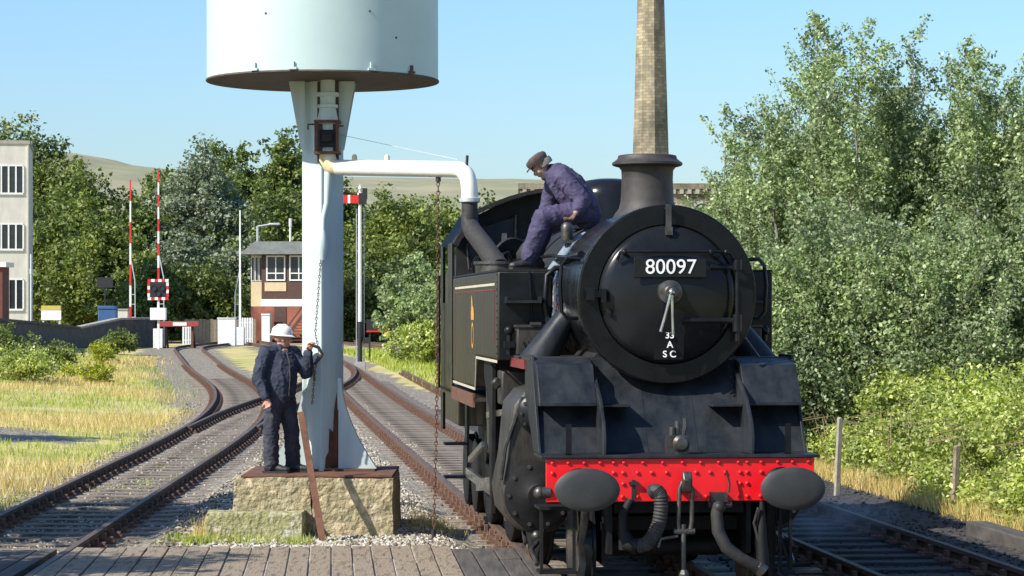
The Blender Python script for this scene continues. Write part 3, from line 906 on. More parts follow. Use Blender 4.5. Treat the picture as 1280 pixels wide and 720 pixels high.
# side tanks
for s in (-1, 1):
    a, c_ = sorted((s * 1.32, s * .80))
    tk = MB()
    tk.prism([(3.05, 2.06), (3.05, 2.90), (8.35, 2.90), (8.35, 1.73), (5.50, 1.73), (5.38, 2.06)], a, c_, 'yz')
    tank = L('side_tank', tk, M['tank'], bevel=.02)
    # front plate covering in plain black, tank lid
    fa, fc = sorted((s * 1.305, s * .815))
    L('tank_front', MB().box(fa, fc, 3.035, 3.049, 2.07, 2.885), M['loco'], tank)
    L('tank_lid', MB().box(a, c_, 3.06, 8.3, 2.901, 2.92), M['soot'], tank)
    # lining
    xo = s * 1.321
    ln = MB()
    def strip(p, q, wd=.02):
        (y0, z0), (y1, z1) = p, q
        d = Vector((y1 - y0, z1 - z0)).normalized(); nn = Vector((-d.y, d.x)) * wd / 2
        ln.prism([(y0 - nn.x, z0 - nn.y), (y1 - nn.x, z1 - nn.y), (y1 + nn.x, z1 + nn.y), (y0 + nn.x, z0 + nn.y)], xo - .003, xo + .003)
    strip((3.35, 2.78), (8.0, 2.78), .024)
    strip((3.10, 2.045), (5.33, 2.045), .026); strip((5.33, 2.05), (5.46, 1.715), .026); strip((5.46, 1.715), (8.3, 1.715), .026)
    L('lining', ln, M['cream'], tank, smooth_=False)
    ln = MB(); strip((3.35, 2.73), (8.0, 2.73), .012); strip((3.35, 2.2), (3.35, 2.73), .012); strip((8.0, 1.9), (8.0, 2.73), .012)
    L('red_lining', ln, M['linered'], tank, smooth_=False)
    # crest: wheel and rampant beast reduced to its masses
    cr = MB()
    xq = s * 1.3235
    for k in range(16):
        a0, a1 = 2 * math.pi * k / 16, 2 * math.pi * (k + 1) / 16
        cr.add([(xq, 5.75 + r_ * math.cos(t_), 2.27 + r_ * math.sin(t_)) for r_, t_ in ((.10, a0), (.14, a0), (.14, a1), (.10, a1))], [(0, 1, 2, 3)])
    cr.add([(xq, 5.75 + q[0], 2.43 + q[1]) for q in ((-.16, 0), (.16, 0), (.18, .07), (.13, .16), (.15, .24), (.06, .26), (-.02, .15), (-.12, .13), (-.18, .06))], [tuple(range(9))])
    L('crest', cr, M['crest'], tank, smooth_=False, recalc=False)
    # rivets down the tank edges
    rv = MB()
    for k in range(12):
        rv.ball((s * 1.322, 3.10, 2.12 + k * .068), .009, 6)
    o = L('rivets', rv, M['tank'], tank); tag(o, kind='stuff')
    L('tank_vent', MB().tube([(s * 1.0, 5.0, 2.9), (s * 1.0, 5.0, 3.06), (s * 1.03, 4.98, 3.12), (s * 1.08, 4.97, 3.10)], .022, 8), M['loco'], tank)
    for y in (7.0, 7.3, 7.6): L('lifting_hook', MB().tube([(s * 1.15, y, 2.92), (s * 1.16, y, 3.06), (s * 1.12, y, 3.13), (s * 1.07, y, 3.10)], .014, 6), M['loco'], tank)
    L('filler', MB().lathe([(.26, 2.92), (.26, 3.02), (.28, 3.02), (.28, 3.05), (.24, 3.05), (.24, 2.96)], (s * 1.0, 6.1, 0), (0, 0, 1), 24), M['dullsteel'], tank)
    L('filler_lid', MB().lathe([(0, 0), (.20, 0), (.21, .02), (.15, .05), (0, .06)], (s * .84, 6.5, 3.12), (s * .3, .8, .35), 20), M['soot'], tank)
    L('lifting_lug', MB().prism([(6.9, 2.92), (6.88, 3.28), (6.95, 3.38), (7.08, 3.38), (7.16, 3.28), (7.1, 3.2), (7.04, 3.26), (7.02, 2.92)], s * .86 - .02, s * .86 + .02), M['dullsteel'], tank)
    # step and toolbox in front of the tank
    q0, q1 = sorted((s * 1.26, s * .92))
    L('tank_step', MB().box(q0, q1, 2.86, 3.04, 2.60, 2.625).box(q0, q0 + .02, 2.86, 3.04, 2.625, 2.66).box(q1 - .02, q1, 2.86, 3.04, 2.625, 2.66), M['apron'], tank)
    q0, q1 = sorted((s * 1.16, s * .80))
    L('toolbox', MB().box(q0, q1, 2.78, 3.02, 2.112, 2.37), M['grime'], bevel=.01)
    L('toolbox_lid', MB().box(q0 - .012, q1 + .012, 2.765, 3.03, 2.371, 2.395).box((q0 + q1) / 2 - .06, (q0 + q1) / 2 + .04, 2.75, 2.8, 2.395, 2.42), M['grime'])
    sg = MB()
    for k in range(6): sg.tube([(s * (.86 + .045 * k), 2.77, 2.15), (s * (.89 + .045 * k), 2.77, 2.24)], .010, 6)
    o = L('spring', sg, M['dullsteel']); tag(o, kind='stuff')
    vv = MB(); vv.tube([(s * 1.22, 2.95, 2.11), (s * 1.22, 2.95, 2.32)], .028, 8).ball((s * 1.22, 2.95, 2.34), .05, 10).box(s * 1.22 - .05, s * 1.22 + .05, 2.9, 3.0, 2.18, 2.24)
    L('sand_valve', vv, M['loco'])

# cab
roof = [(-1.33, 3.30)] + [(-1.33 + .17 * (1 - math.cos(a)) + .02, 3.30 + .17 * math.sin(a)) for a in (.5, 1.0)] + [(x, 3.95 - .235 * abs(x) ** 2.0 / 1.0) for x in (-1.1, -.9, -.7, -.5, -.25, 0, .25, .5, .7, .9, 1.1)] + [(1.33 - .17 * (1 - math.cos(a)) - .02, 3.30 + .17 * math.sin(a)) for a in (1.0, .5)] + [(1.33, 3.30)]
inner = [(x * .965, z - .04) for x, z in roof]
L('cab_roof', MB().prism(roof + inner[::-1], 8.05, 10.25, 'xz'), M['soot'])
L('cab_front', MB().prism([(-1.30, 2.0)] + [(x * .96, z - .045) for x, z in roof] + [(1.30, 2.0)], 8.36, 8.40, 'xz'), M['soot'])
for s in (-1, 1):
    q0, q1 = sorted((s * 1.33, s * 1.30))
    L('cab_side', MB().box(q0, q1, 8.36, 9.0, 1.55, 3.31).box(q0, q1, 9.0, 9.75, 1.55, 2.62).box(q0, q1, 9.75, 10.1, 1.1, 3.31), M['loco'])
    L('spectacle_window', MB().prism([(s * .62, 3.02), (s * 1.12, 3.02), (s * 1.14, 3.28), (s * .95, 3.5), (s * .62, 3.6)], 8.33, 8.357, 'xz'), M['glass'])
    L('window_rim', MB().tube([(s * .60, 8.32, 3.0), (s * 1.14, 8.32, 3.0), (s * 1.16, 8.32, 3.29), (s * .96, 8.32, 3.52), (s * .60, 8.32, 3.63), (s * .60, 8.32, 3.0)], .016, 6), M['dullsteel'])
    L('cab_handrail', MB().tube([(s * 1.38, 9.70, 1.6), (s * 1.38, 9.70, 2.95)], .016, 8), M['dullsteel'])
    L('cab_steps', MB().box(min(s * 1.02, s * 1.3), max(s * 1.02, s * 1.3), 9.8, 10.1, .5, .53).box(min(s * 1.02, s * 1.3), max(s * 1.02, s * 1.3), 9.8, 10.1, .9, .93).box(s * 1.02 - .015, s * 1.02 + .015, 9.8, 10.1, .5, 1.6), M['grime'])
    q0, q1 = sorted((s * 1.33, s * .5))
    L('side_platform', MB().box(q0, q1, 5.5, 10.2, 1.58, 1.62), M['grime'])
    L('platform_valance', MB().box(s * 1.33 - .012, s * 1.33 + .012, 5.5, 8.3, 1.52, 1.66), M['rust'])
L('bunker', MB().prism([(10.5, 1.1), (10.5, 3.1), (11.2, 3.2), (12.7, 3.0), (12.9, 2.6), (12.9, 1.1)], -1.08, 1.08), M['tank'], bevel=.02)

# cylinders, motion and wheels
for s in (-1, 1):
    cyp = MB()
    xc = s * 1.06
    prof = [(xc - .24, 1.52), (xc - .22, 1.68), (xc - .12, 1.80), (xc, 1.84), (xc + .12, 1.80), (xc + .22, 1.68), (xc + .24, 1.52), (xc + .27, 1.2), (xc + .33, .9), (xc + .30, .70), (xc + .18, .55), (xc, .50), (xc - .18, .55), (xc - .30, .70), (xc - .33, .9), (xc - .27, 1.2)]
    cyl = L('cylinder', cyp.prism(prof, 1.95, 2.95, 'xz'), M['grime'], bevel=.03)
    cv = MB()
    cv.lathe([(0, 1.86), (.10, 1.86), (.12, 1.88), (.25, 1.90), (.31, 1.92), (.31, 1.949)], (xc, 0, .86), (0, 1, 0), 28)
    L('cylinder_cover', cv, M['under'], cyl)
    L('valve_cover', MB().lathe([(0, 1.80), (.06, 1.80), (.07, 1.84), (.16, 1.87), (.19, 1.90), (.19, 1.949)], (xc, 0, 1.60), (0, 1, 0), 24), M['loco'], cyl)
    bl = MB()
    for k in range(10):
        a = 2 * math.pi * k / 10
        bl.lathe([(.02, 0), (.02, -.03), (0, -.032)], (xc + .27 * math.cos(a), 1.92, .86 + .27 * math.sin(a)), (0, 1, 0), 6)
        bl.lathe([(.015, 0), (.015, -.03), (0, -.032)], (xc + .16 * math.cos(a), 1.88, 1.60 + .16 * math.sin(a)), (0, 1, 0), 6)
    o = L('cover_bolts', bl, M['dullsteel'], cyl); tag(o, kind='stuff')
    L('cylinder_rib', MB().tube([(s * 1.40, 1.94, 1.0), (s * 1.36, 1.94, 1.3), (s * 1.2, 1.94, 1.75)], .02, 6), M['dullsteel'], cyl)
    L('drain_pipe', MB().tube([(xc - s * .05, 1.95, .55), (xc, 1.85, .46), (xc + s * .1, 1.6, .40), (xc + s * .08, 1.3, .30)], .022, 8).tube([(xc + s * .1, 2.3, .55), (xc + s * .12, 1.9, .44), (xc + s * .16, 1.7, .42)], .02, 8).ball((xc + s * .02, 1.88, .50), .05, 10), M['dullsteel'], cyl)
    # slide bars, crosshead and rods
    L('slide_bar', MB().box(xc - .05, xc + .05, 2.95, 4.3, 1.05, 1.12).box(xc - .05, xc + .05, 2.95, 4.3, .60, .66), M['steel'])
    L('piston_rod', MB().tube([(xc, 2.95, .86), (xc, 3.7, .86)], .04, 10), M['steel'])
    L('crosshead', MB().box(xc - .07, xc + .07, 3.55, 3.95, .66, 1.05), M['steel'], bevel=.02)
    L('connecting_rod', MB().bar((s * 1.16, 3.75, .86), (s * 1.16, 6.9, .62), .05, .13), M['steel'])
    L('coupling_rod', MB().bar((s * 1.06, 4.75, .60), (s * 1.06, 9.42, .60), .045, .11), M['steel'])
    L('combination_lever', MB().bar((s * 1.18, 3.6, .50), (s * 1.18, 3.5, 1.65), .04, .06).bar((s * 1.2, 3.5, 1.55), (s * 1.2, 5.3, 1.45), .04, .06), M['steel'])
    L('expansion_link', MB().prism([(5.1, 1.1), (5.2, 1.75), (5.35, 1.8), (5.45, 1.7), (5.3, 1.05)], s * 1.16 - .05, s * 1.16 + .05), M['dullsteel'], bevel=.02)
    L('motion_bracket', MB().prism([(4.25, .5), (4.25, 2.05), (5.0, 2.05), (5.0, 1.85), (4.45, 1.5), (4.40, .5)], s * 1.24 - .03, s * 1.24 + .03), M['under'], bevel=.015)
    L('eccentric_rod', MB().bar((s * 1.26, 5.2, 1.15), (s * 1.26, 6.8, .9), .04, .06), M['steel'])
    L('lubricator_box', MB().box(min(s * 1.0, s * 1.25), max(s * 1.0, s * 1.25), 3.4, 3.8, 1.62, 1.95).tube([(s * 1.25, 3.5, 1.8), (s * 1.32, 3.5, 1.86)], .05, 10), M['grime'], bevel=.02)
    for yw in (4.6, 6.95, 9.3):
        wl = MB()
        wl.lathe([(.70, -.06), (.835, -.065), (.864, -.05), (.864, .05), (.89, .06), (.89, .085), (.70, .085)], (s * .76, yw, .864), (-s, 0, 0), 40)
        wl.lathe([(0, -.10), (.16, -.10), (.18, .08), (0, .08)], (s * .76, yw, .864), (-s, 0, 0), 16)
        for k in range(14):
            a = 2 * math.pi * k / 14
            wl.bar((s * .765, yw + .15 * math.cos(a), .864 + .15 * math.sin(a)), (s * .765, yw + .74 * math.cos(a), .864 + .74 * math.sin(a)), .06, .07, up=(1, 0, 0))
        L('driving_wheel', wl, M['under'])
    # pony truck wheel
    wl = MB()
    wl.lathe([(.34, -.06), (.43, -.065), (.46, -.055), (.46, .05), (.485, .06), (.485, .085), (.34, .085), (.10, .03), (.10, -.07)], (s * .775, 1.25, .46), (-s, 0, 0), 40)
    L('leading_wheel', wl, M['gloss'])
    for yw in (11.0, 12.3):
        wl = MB(); wl.lathe([(0, -.06), (.43, -.065), (.46, -.055), (.46, .05), (.485, .06), (.485, .085), (0, .085)], (s * .775, yw, .46), (-s, 0, 0), 28)
        L('trailing_wheel', wl, M['under'])
    # guard irons, the right-hand one coloured dark for the beam's shadow
    L('guard_iron', MB().tube([(s * .80, .62, .92), (s * .81, .66, .70), (s * .84, .72, .52), (s * .82, .72, .36), (s * .86, .70, .12)], [(.010, .036)] * 5, 8), M['dullsteel'] if s < 0 else M['under'])
    # front footsteps
    fs_ = MB()
    if s < 0:
        fs_.box(-1.20, -.88, .62, 1.0, .83, .855)
        fs_.box(-1.19, -1.165, .64, .68, .30, .83).box(-.91, -.885, .64, .68, .30, .83)
        fs_.box(-1.20, -.88, .60, .86, .285, .31)
    else:
        fs_.box(.87, .895, .60, .64, .30, .92).box(.96, .985, .60, .64, .30, .92)
        fs_.box(.87, 1.24, .58, .82, .275, .30).bar((.88, .62, .62), (.97, .62, .30), .02, .02)
    L('footstep', fs_, M['under'])
L('leading_axle', MB().tube([(-.7, 1.25, .46), (.7, 1.25, .46)], .08, 12), M['under'])
L('pony_truck', MB().box(-.6, .6, 1.0, 1.6, .62, .74).box(-.64, -.58, .8, 1.9, .35, .7).box(.58, .64, .8, 1.9, .35, .7), M['under'])
L('beam_bracket', MB().tube([(-1.12, .52, .985), (-1.20, .52, .985)], .05, 12).ball((-1.21, .52, .985), .055, 10), M['dullsteel'])

# screw coupling
cp = MB()
cp.prism([(.50, .98), (.40, .98), (.30, 1.00), (.26, 1.10), (.30, 1.17), (.36, 1.16), (.345, 1.09), (.38, 1.07), (.50, 1.08)], -.04 + .02, .04 + .02)
hook = L('coupling_hook', cp, M['dullsteel'], bevel=.012)
L('coupling_shackle', MB().tube([(-.01, .36, 1.08), (-.035, .36, 1.02), (-.045, .37, .74), (-.04, .37, .66)], .020, 10).tube([(.05, .36, 1.06), (.075, .36, 1.0), (.07, .37, .74), (.06, .37, .68)], .020, 10).tube([(-.085, .37, .66), (.095, .37, .66)], .026, 10), M['dullsteel'])
L('coupling_screw', MB().tube([(.0, .37, .72), (.0, .37, .28)], .022, 10).tube([(0, .37, .30), (0, .37, -.04 + .1)], [.05, .03], 10).tube([(-.05, .37, .62), (-.2, .34, .60), (-.22, .34, .53)], .014, 8).ball((0, .37, .30), .05, 8), M['dullsteel'])
# vacuum pipe with corrugated hose
vp = MB()
pts = [(-.27, .40, .99), (-.235, .36, 1.01), (-.20, .34, .97), (-.195, .34, .86), (-.21, .35, .74), (-.25, .37, .63), (-.31, .40, .555), (-.38, .44, .53)]
fine = []
for i in range(len(pts) - 1):
    for k in range(8):
        t = k / 8; fine.append(tuple(a * (1 - t) + b_ * t for a, b_ in zip(pts[i], pts[i + 1])))
fine.append(pts[-1])
vp.tube(fine, [.058 + .007 * (i % 2) for i in range(len(fine))], 12)
vac = L('vacuum_hose', vp, M['hose'])
L('hose_coupling', MB().tube([(-.38, .44, .53), (-.46, .47, .55), (-.50, .5, .66)], [.07, .075, .05], 12), M['under'], vac)
L('vacuum_standpipe', MB().tube([(-.50, .48, .50), (-.50, .48, .80), (-.43, .50, .92)], .04, 10), M['under'])
L('vacuum_stand', MB().bar((-.41, .49, .90), (-.41, .49, 1.09), .03, .02).box(-.45, -.37, .46, .5, 1.05, 1.075), M['black'])
# steam heat hose
sh = MB()
sh.tube([(.30, .40, .90), (.29, .40, .80), (.30, .39, .66), (.37, .39, .52), (.50, .40, .42), (.62, .42, .36), (.67, .44, .32)], [.05, .052, .055, .055, .05, .05, .055], 12)
hs_ = L('steam_heat_hose', sh, M['hose'])
L('hose_valve', MB().box(.24, .38, .38, .5, .905, .985).ball((.31, .40, .86), .062, 12).tube([(.22, .42, .88), (.42, .42, .88)], .03, 8).tube([(.40, .44, .98), (.41, .44, 1.05), (.38, .44, 1.17)], .010, 6), M['grime'], hs_)
L('hose_end', MB().lathe([(.045, -.05), (.065, -.03), (.065, .04), (.03, .05)], (.67, .44, .33), (.5, 0, -.5), 12).tube([(.66, .45, .85), (.62, .45, .72), (.665, .45, .55)], .012, 6), M['dullsteel'], hs_)
L('standpipe', MB().tube([(.70, .5, .90), (.69, .48, .62), (.70, .46, .36)], [.02, .05, .055], 10), M['under'])

# ================================================================== WATER TOWER
TX, TY = PX(403.5, 30.0), 30.0
PT = .66                                     # top of plinth
plinth = empty('stone_plinth', (TX, TY, -.2), 0, 'weathered sandstone plinth with lower step under the water tower', 'plinth')
def rough_block(x0, x1, y0, y1, z0, z1, mt, seed, amp=.018):
    """a quarried block: subdivided box with an uneven face"""
    mb = MB(); rd = random.Random(seed)
    bm = bmesh.new()
    bmesh.ops.create_cube(bm, size=1)
    bmesh.ops.subdivide_edges(bm, edges=bm.edges, cuts=11, use_grid_fill=True)
    for v in bm.verts:
        p = Vector(((x0 + x1) / 2 + v.co.x * (x1 - x0), (y0 + y1) / 2 + v.co.y * (y1 - y0), (z0 + z1) / 2 + v.co.z * (z1 - z0)))
        corner = sum(abs(abs(c) - .5) < 1e-4 for c in v.co)
        nv = noise.noise_vector(p * 3.1 + Vector((seed, 0, 0)))
        p += nv * amp * (1.4 if corner >= 2 else 1.0) + noise.noise_vector(p * 11 + Vector((seed, 3, 0))) * amp * .55
        if corner >= 2:
            ctr = Vector(((x0 + x1) / 2, (y0 + y1) / 2, (z0 + z1) / 2))
            p += (ctr - p).normalized() * .012
        v.co = p
    me = bpy.data.meshes.new('stone'); bm.to_mesh(me); bm.free()
    me.materials.append(mt)
    me.polygons.foreach_set('use_smooth', [True] * len(me.polygons)); me.set_sharp_from_angle(angle=R(50))
    o = bpy.data.objects.new('stone', me); col.objects.link(o); o.parent = plinth
    return o
rough_block(-.95, -.06, -1.0, .9, .12, .83, M['stone'], 1)
rough_block(-.055, .87, -1.0, .9, .08, .83, M['stone'], 2)
rough_block(-1.22, -.12, -1.42, -1.01, .14, .47, M['stone_moss'], 3)
rough_block(-1.32, -.12, -1.62, -1.20, -.02, .15, M['stone_moss'], 4, .012)
MB().box(-.86, .86, -.95, .85, .832, .858).build('bearing_plate', M['rust'], plinth, bevel=.004)

tower = empty('water_tower', (TX, TY, PT), 0, 'pale green cylindrical water tank on square column with swing arm', 'water tower')
TB = 5.22 - PT                                # underside of the tank
# column: square tube set on edge
hw = .235
def diamond(r): return [(r, 0), (0, r), (-r, 0), (0, -r)]
def rdiamond(r, c=.18):
    out = []
    d = diamond(r)
    for i in range(4):
        a, b_, c_ = Vector(d[i - 1]), Vector(d[i]), Vector(d[(i + 1) % 4])
        out += [tuple(b_ + (a - b_) * c * .5), tuple(b_ + (a - b_) * c * .18 + (c_ - b_) * c * .18), tuple(b_ + (c_ - b_) * c * .5)]
    return out
MB().prism(rdiamond(.25, .10), 0, TB + .1, 'xy').build('column', M['column'], tower, angle=30)
# gussets at head and foot
for s in (-1, 1):
    MB().prism([(s * .20, TB - .85), (s * .245, TB - .80), (s * .385, TB - .02), (s * .2, TB - .02)], -.16, -.14, 'xz').prism([(s * .20, TB - .85), (s * .245, TB - .80), (s * .385, TB - .02), (s * .2, TB - .02)], .10, .12, 'xz').build('head_gusset', M['column'], tower)
    curve = [(s * (.22 + .40 * (1 - math.sin(t)) ** 1.0), .02 + 1.0 * (1 - math.cos(t))) for t in np.linspace(0, 1.5, 12)]
    MB().prism([(s * .15, .02)] + [(s * .63, .02)] + [(s * (.22 + .41 * (1 - q) ** 1.8), .03 + 1.05 * q) for q in np.linspace(.0, 1, 12)] + [(s * .15, 1.08)], -.07, -.05, 'xz').build('foot_gusset', M['column'], tower)
    MB().prism([(s * .15, .02)] + [(s * .63, .02)] + [(s * (.22 + .41 * (1 - q) ** 1.8), .03 + 1.05 * q) for q in np.linspace(.0, 1, 12)] + [(s * .15, 1.08)], .05, .07, 'xz').build('foot_gusset', M['column'], tower)
MB().box(-.30, .62, -.22, .24, 0, .022).build('base_plate', M['rust'], tower)
def _fc(t, z): return (.25 * t + .004, -.25 * (1 - t) - .004, z)
rpz = [(.15, .03), (.95, .03), (.9, .22), (.97, .40), (.82, .55), (.86, .78), (.70, .70), (.66, .92), (.55, .72), (.50, .45), (.34, .50), (.30, .22), (.18, .16)]
MB().add([_fc(t, z) for t, z in rpz], [tuple(range(len(rpz)))]).build('rust_stain', M['rust'], tower, smooth_=False, recalc=False)
# tank
tr = 1.352
tk = MB().lathe([(tr - .03, TB - .0), (tr, TB - .005), (tr, 6.02), (tr - .03, 6.05), (0, 6.12)], (0, 0, 0), (0, 0, 1), 96)
tank_o = tk.build('tank', M['mint'], tower)
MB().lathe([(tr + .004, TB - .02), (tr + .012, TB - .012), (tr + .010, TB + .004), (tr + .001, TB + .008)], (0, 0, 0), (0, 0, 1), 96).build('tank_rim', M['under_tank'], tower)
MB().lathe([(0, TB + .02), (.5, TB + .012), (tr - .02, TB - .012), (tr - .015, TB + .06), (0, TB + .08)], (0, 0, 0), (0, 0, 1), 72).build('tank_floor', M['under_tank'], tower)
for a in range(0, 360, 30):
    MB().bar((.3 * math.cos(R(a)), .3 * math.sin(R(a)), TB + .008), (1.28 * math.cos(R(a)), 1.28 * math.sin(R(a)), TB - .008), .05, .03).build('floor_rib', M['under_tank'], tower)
for a in (-100, -62, -120, -38):
    x, y = (tr + .01) * math.cos(R(a)), (tr + .01) * math.sin(R(a))
    Mx = Matrix.Translation((x, y, TB + .04)) @ Matrix.Rotation(R(a + 90), 4, 'Z')
    MB().box(-.045, .045, -.02, .01, -.03, -.005, Mx).box(-.016, .016, -.015, .01, -.005, .06, Mx).build('rim_clip', M['mint'] if a != -38 else M['rust'], tower)
fx = MB()
for a, z in ((-114, .65), (-63, .68), (-48, .40)):
    fx.ball((tr * math.cos(R(a)), tr * math.sin(R(a)), TB + z), .014, 8)
o = fx.build('tank_bolts', M['black'], tower); tag(o, kind='stuff')
# feed pipe with valve in front of the column
MB().lathe([(.085, TB + .02), (.085, TB - .16), (.13, TB - .165), (.13, TB - .21), (.09, TB - .215), (.09, TB - .30), (.12, TB - .305), (.12, TB - .34), (.095, TB - .35), (.12, TB - .48), (.12, TB - .52), (.06, TB - .53), (.06, TB - .85), (.09, TB - .86), (.09, TB - .93)], (.08, -.30, 0), (0, 0, 1), 20).build('feed_pipe', M['column'], tower)
MB().box(-.045, .205, -.262, -.25, TB - .98, TB - .03).build('recess_dark_panel', M['under_tank'], tower)  # flat dark panel that gives the shaded recess its darkness by colour
MB().box(-.01, .17, -.40, -.33, TB - .80, TB - .60).box(.02, .14, -.44, -.40, TB - .74, TB - .64).build('valve_body', M['soot'], tower)
cg = MB()
for x in (-.05, .20):
    cg.box(x - .015, x + .015, -.44, -.40, TB - .86, TB - .50)
cg.box(-.07, .23, -.45, -.20, TB - .52, TB - .49).box(-.07, .23, -.45, -.20, TB - .88, TB - .85)
cg.tube([(.20, -.42, TB - .56), (.27, -.42, TB - .56)], .012, 6).tube([(-.06, -.42, TB - .54), (-.14, -.42, TB - .54), (-.14, -.42, TB - .6)], .012, 6)
cg.build('valve_cage', M['rust'], tower)
# swing arm
ax0 = Vector((.06, -.30, PZ(200, 29.7) - PT))
ex, ey = PX(589, 28.3) - TX, 28.3 - TY
az = PZ(212, 28.3) - PT
arm = MB()
arm.tube([(.08, -.30, ax0.z + .07), (.075, -.30, ax0.z + .02), (.12, -.31, ax0.z - .07), (.20, -.34, ax0.z - .09)], [.095, .10, .10, .092], 18)
arm.build('arm_elbow', M['armrust'], tower)
endp = Vector((ex, ey, az))
st_ = Vector((.20, -.34, ax0.z - .09))
dirv = (endp - st_)
arm = MB()
p1 = st_ + dirv * .90
bend = [st_, st_ + dirv * .5, p1]
hd = Vector((dirv.x, dirv.y, 0)).normalized()
for k in range(1, 6):
    a = R(90) * k / 6
    bend.append(p1 + hd * (.17 * math.sin(a)) + Vector((0, 0, -.17 * (1 - math.cos(a)))))
e2 = bend[-1] + Vector((hd.x * .02, hd.y * .02, -.10)); bend.append(e2)
e3 = e2 + Vector((0, 0, -.10)); bend.append(e3)
arm.tube(bend, .092, 20)
arm.build('swing_arm', M['arm'], tower)
MB().lathe([(.10, .0), (.115, .01), (.115, .05), (.10, .055)], tuple(e3 - Vector((0, 0, .05))), (0, 0, 1), 20).build('arm_flange', M['galv'], tower)
MB().tube([tuple(p1 + hd * .14 + Vector((0, 0, .03))), tuple(p1 + hd * .15 + Vector((0, 0, .15)))], .016, 8).build('arm_stop', M['black'], tower)
MB().tube([(.10, -.10, PZ(166, 29.9) - PT), tuple(p1 + Vector((0, 0, .11)))], .003, 6).build('tie_wire', M['galv'], tower)
for t_ in (.13, .38): MB().lathe([(.03, 0), (.03, .05), (.015, .07), (0, .07)], tuple(st_ + dirv * t_ + Vector((0, 0, .085))), (0, 0, 1), 10).build('arm_lug', M['armrust'], tower)
# leather bag into the tank filler (engine filler is at local -1.0, 6.1, 2.97)
cF, sF = math.cos(TH), math.sin(TH)
fill = Vector((1.49 + cF * -1.0 - sF * 6.1, 21.3 + sF * -1.0 + cF * 6.1, 2.97)) - Vector((TX, TY, PT))
bag = MB()
k0 = e3 - Vector((0, 0, .02)); k1 = k0 - Vector((0, 0, .26)); k2 = k1 + (fill - k1) * .12 - Vector((0, 0, .03))
bag.tube([k0, k0 - Vector((0, 0, .12)), k1, k2, k1 + (fill - k1) * .55, fill], [.088, .09, .098, .105, .108, .118], 18)
bag.build('delivery_hose', M['hose'], tower)
# down pipe and control chain along the column
MB().tube([(.09, -.31, ax0.z - .12), (.07, -.30, ax0.z - .5), (.03, -.29, 2.95), (.02, -.29, 2.75)], [.05, .035, .03, .03], 10).tube([(.02, -.29, 2.80), (.01, -.29, 2.62), (.02, -.29, 2.45)], [.04, .085, .04], 12).build('control_pipe', M['column'], tower)
def chain(pts, r=.011, link=.05):
    mb = MB(); acc = 0
    pts = [Vector(p) for p in pts]
    tot = sum((pts[i + 1] - pts[i]).length for i in range(len(pts) - 1))
    N = int(tot / link)
    for k in range(N):
        d = k * link
        for i in range(len(pts) - 1):
            sl_ = (pts[i + 1] - pts[i]).length
            if d <= sl_: break
            d -= sl_
        t = (pts[i + 1] - pts[i]).normalized()
        p = pts[i] + t * d
        s = t.cross(Vector((0, 1, 0)) if k % 2 else Vector((1, 0, 0))).normalized()
        q = [p + s * r, p + t * link * .6 + s * r, p + t * link * 1.1, p + t * link * .6 - s * r, p - s * r, p - t * link * .2, p + s * r]
        mb.tube(q, r * .45, 5, caps=False)
    return mb
chain([(.0, -.34, 2.45), (-.06, -.36, 1.6), (-.02, -.36, 1.42), (-.06, -.37, 1.2), (-.10, -.37, .75)], .010, .035).build('control_chain', M['rust'], tower)
MB().tube([(-.13, -.36, 1.48), (-.02, -.38, 1.44), (.02, -.36, 1.36), (-.07, -.36, 1.24)], .02, 8).tube([(-.10, -.36, 1.30), (-.07, -.36, 1.05)], .014, 6).build('control_lever', M['dullsteel'], tower)
MB().box(.13, .24, -.02, .08, 1.40, 1.48).build('column_bracket', M['column'], tower)
# long pull chain hanging from the arm
cx, cy = PX(549, 29.0) - TX, 29.0 - TY
tcc = (cx - st_.x) / dirv.x
top = st_ + dirv * tcc
MB().tube([tuple(top + Vector((0, 0, .02))), tuple(top + Vector((0, 0, -.14)))], .03, 8).build('chain_hanger', M['black'], tower)
chain([tuple(top + Vector((0, 0, -.1))), (top.x - .02, top.y, .6), (top.x - .05, top.y, -.64)], .014, .05).build('pull_chain', M['rust'], tower)
MB().tube([(top.x - .05, top.y, -.58), (top.x - .05, top.y, -.72)], .025, 8).build('chain_weight', M['black'], tower)

# rusty pole leaning against plinth
_pb = Vector((PX(404, 28.3), 28.3, -.06)); _pt = Vector((PX(376, 28.85), 28.85, PZ(515, 28.85)))
po = MB().bar(_pb, _pt, .075, .02, up=(0, 1, .2)).build('iron_bar', M['rust'])
tag(po, 'long rusty flat iron bar leaning on the stone plinth', 'iron bar')

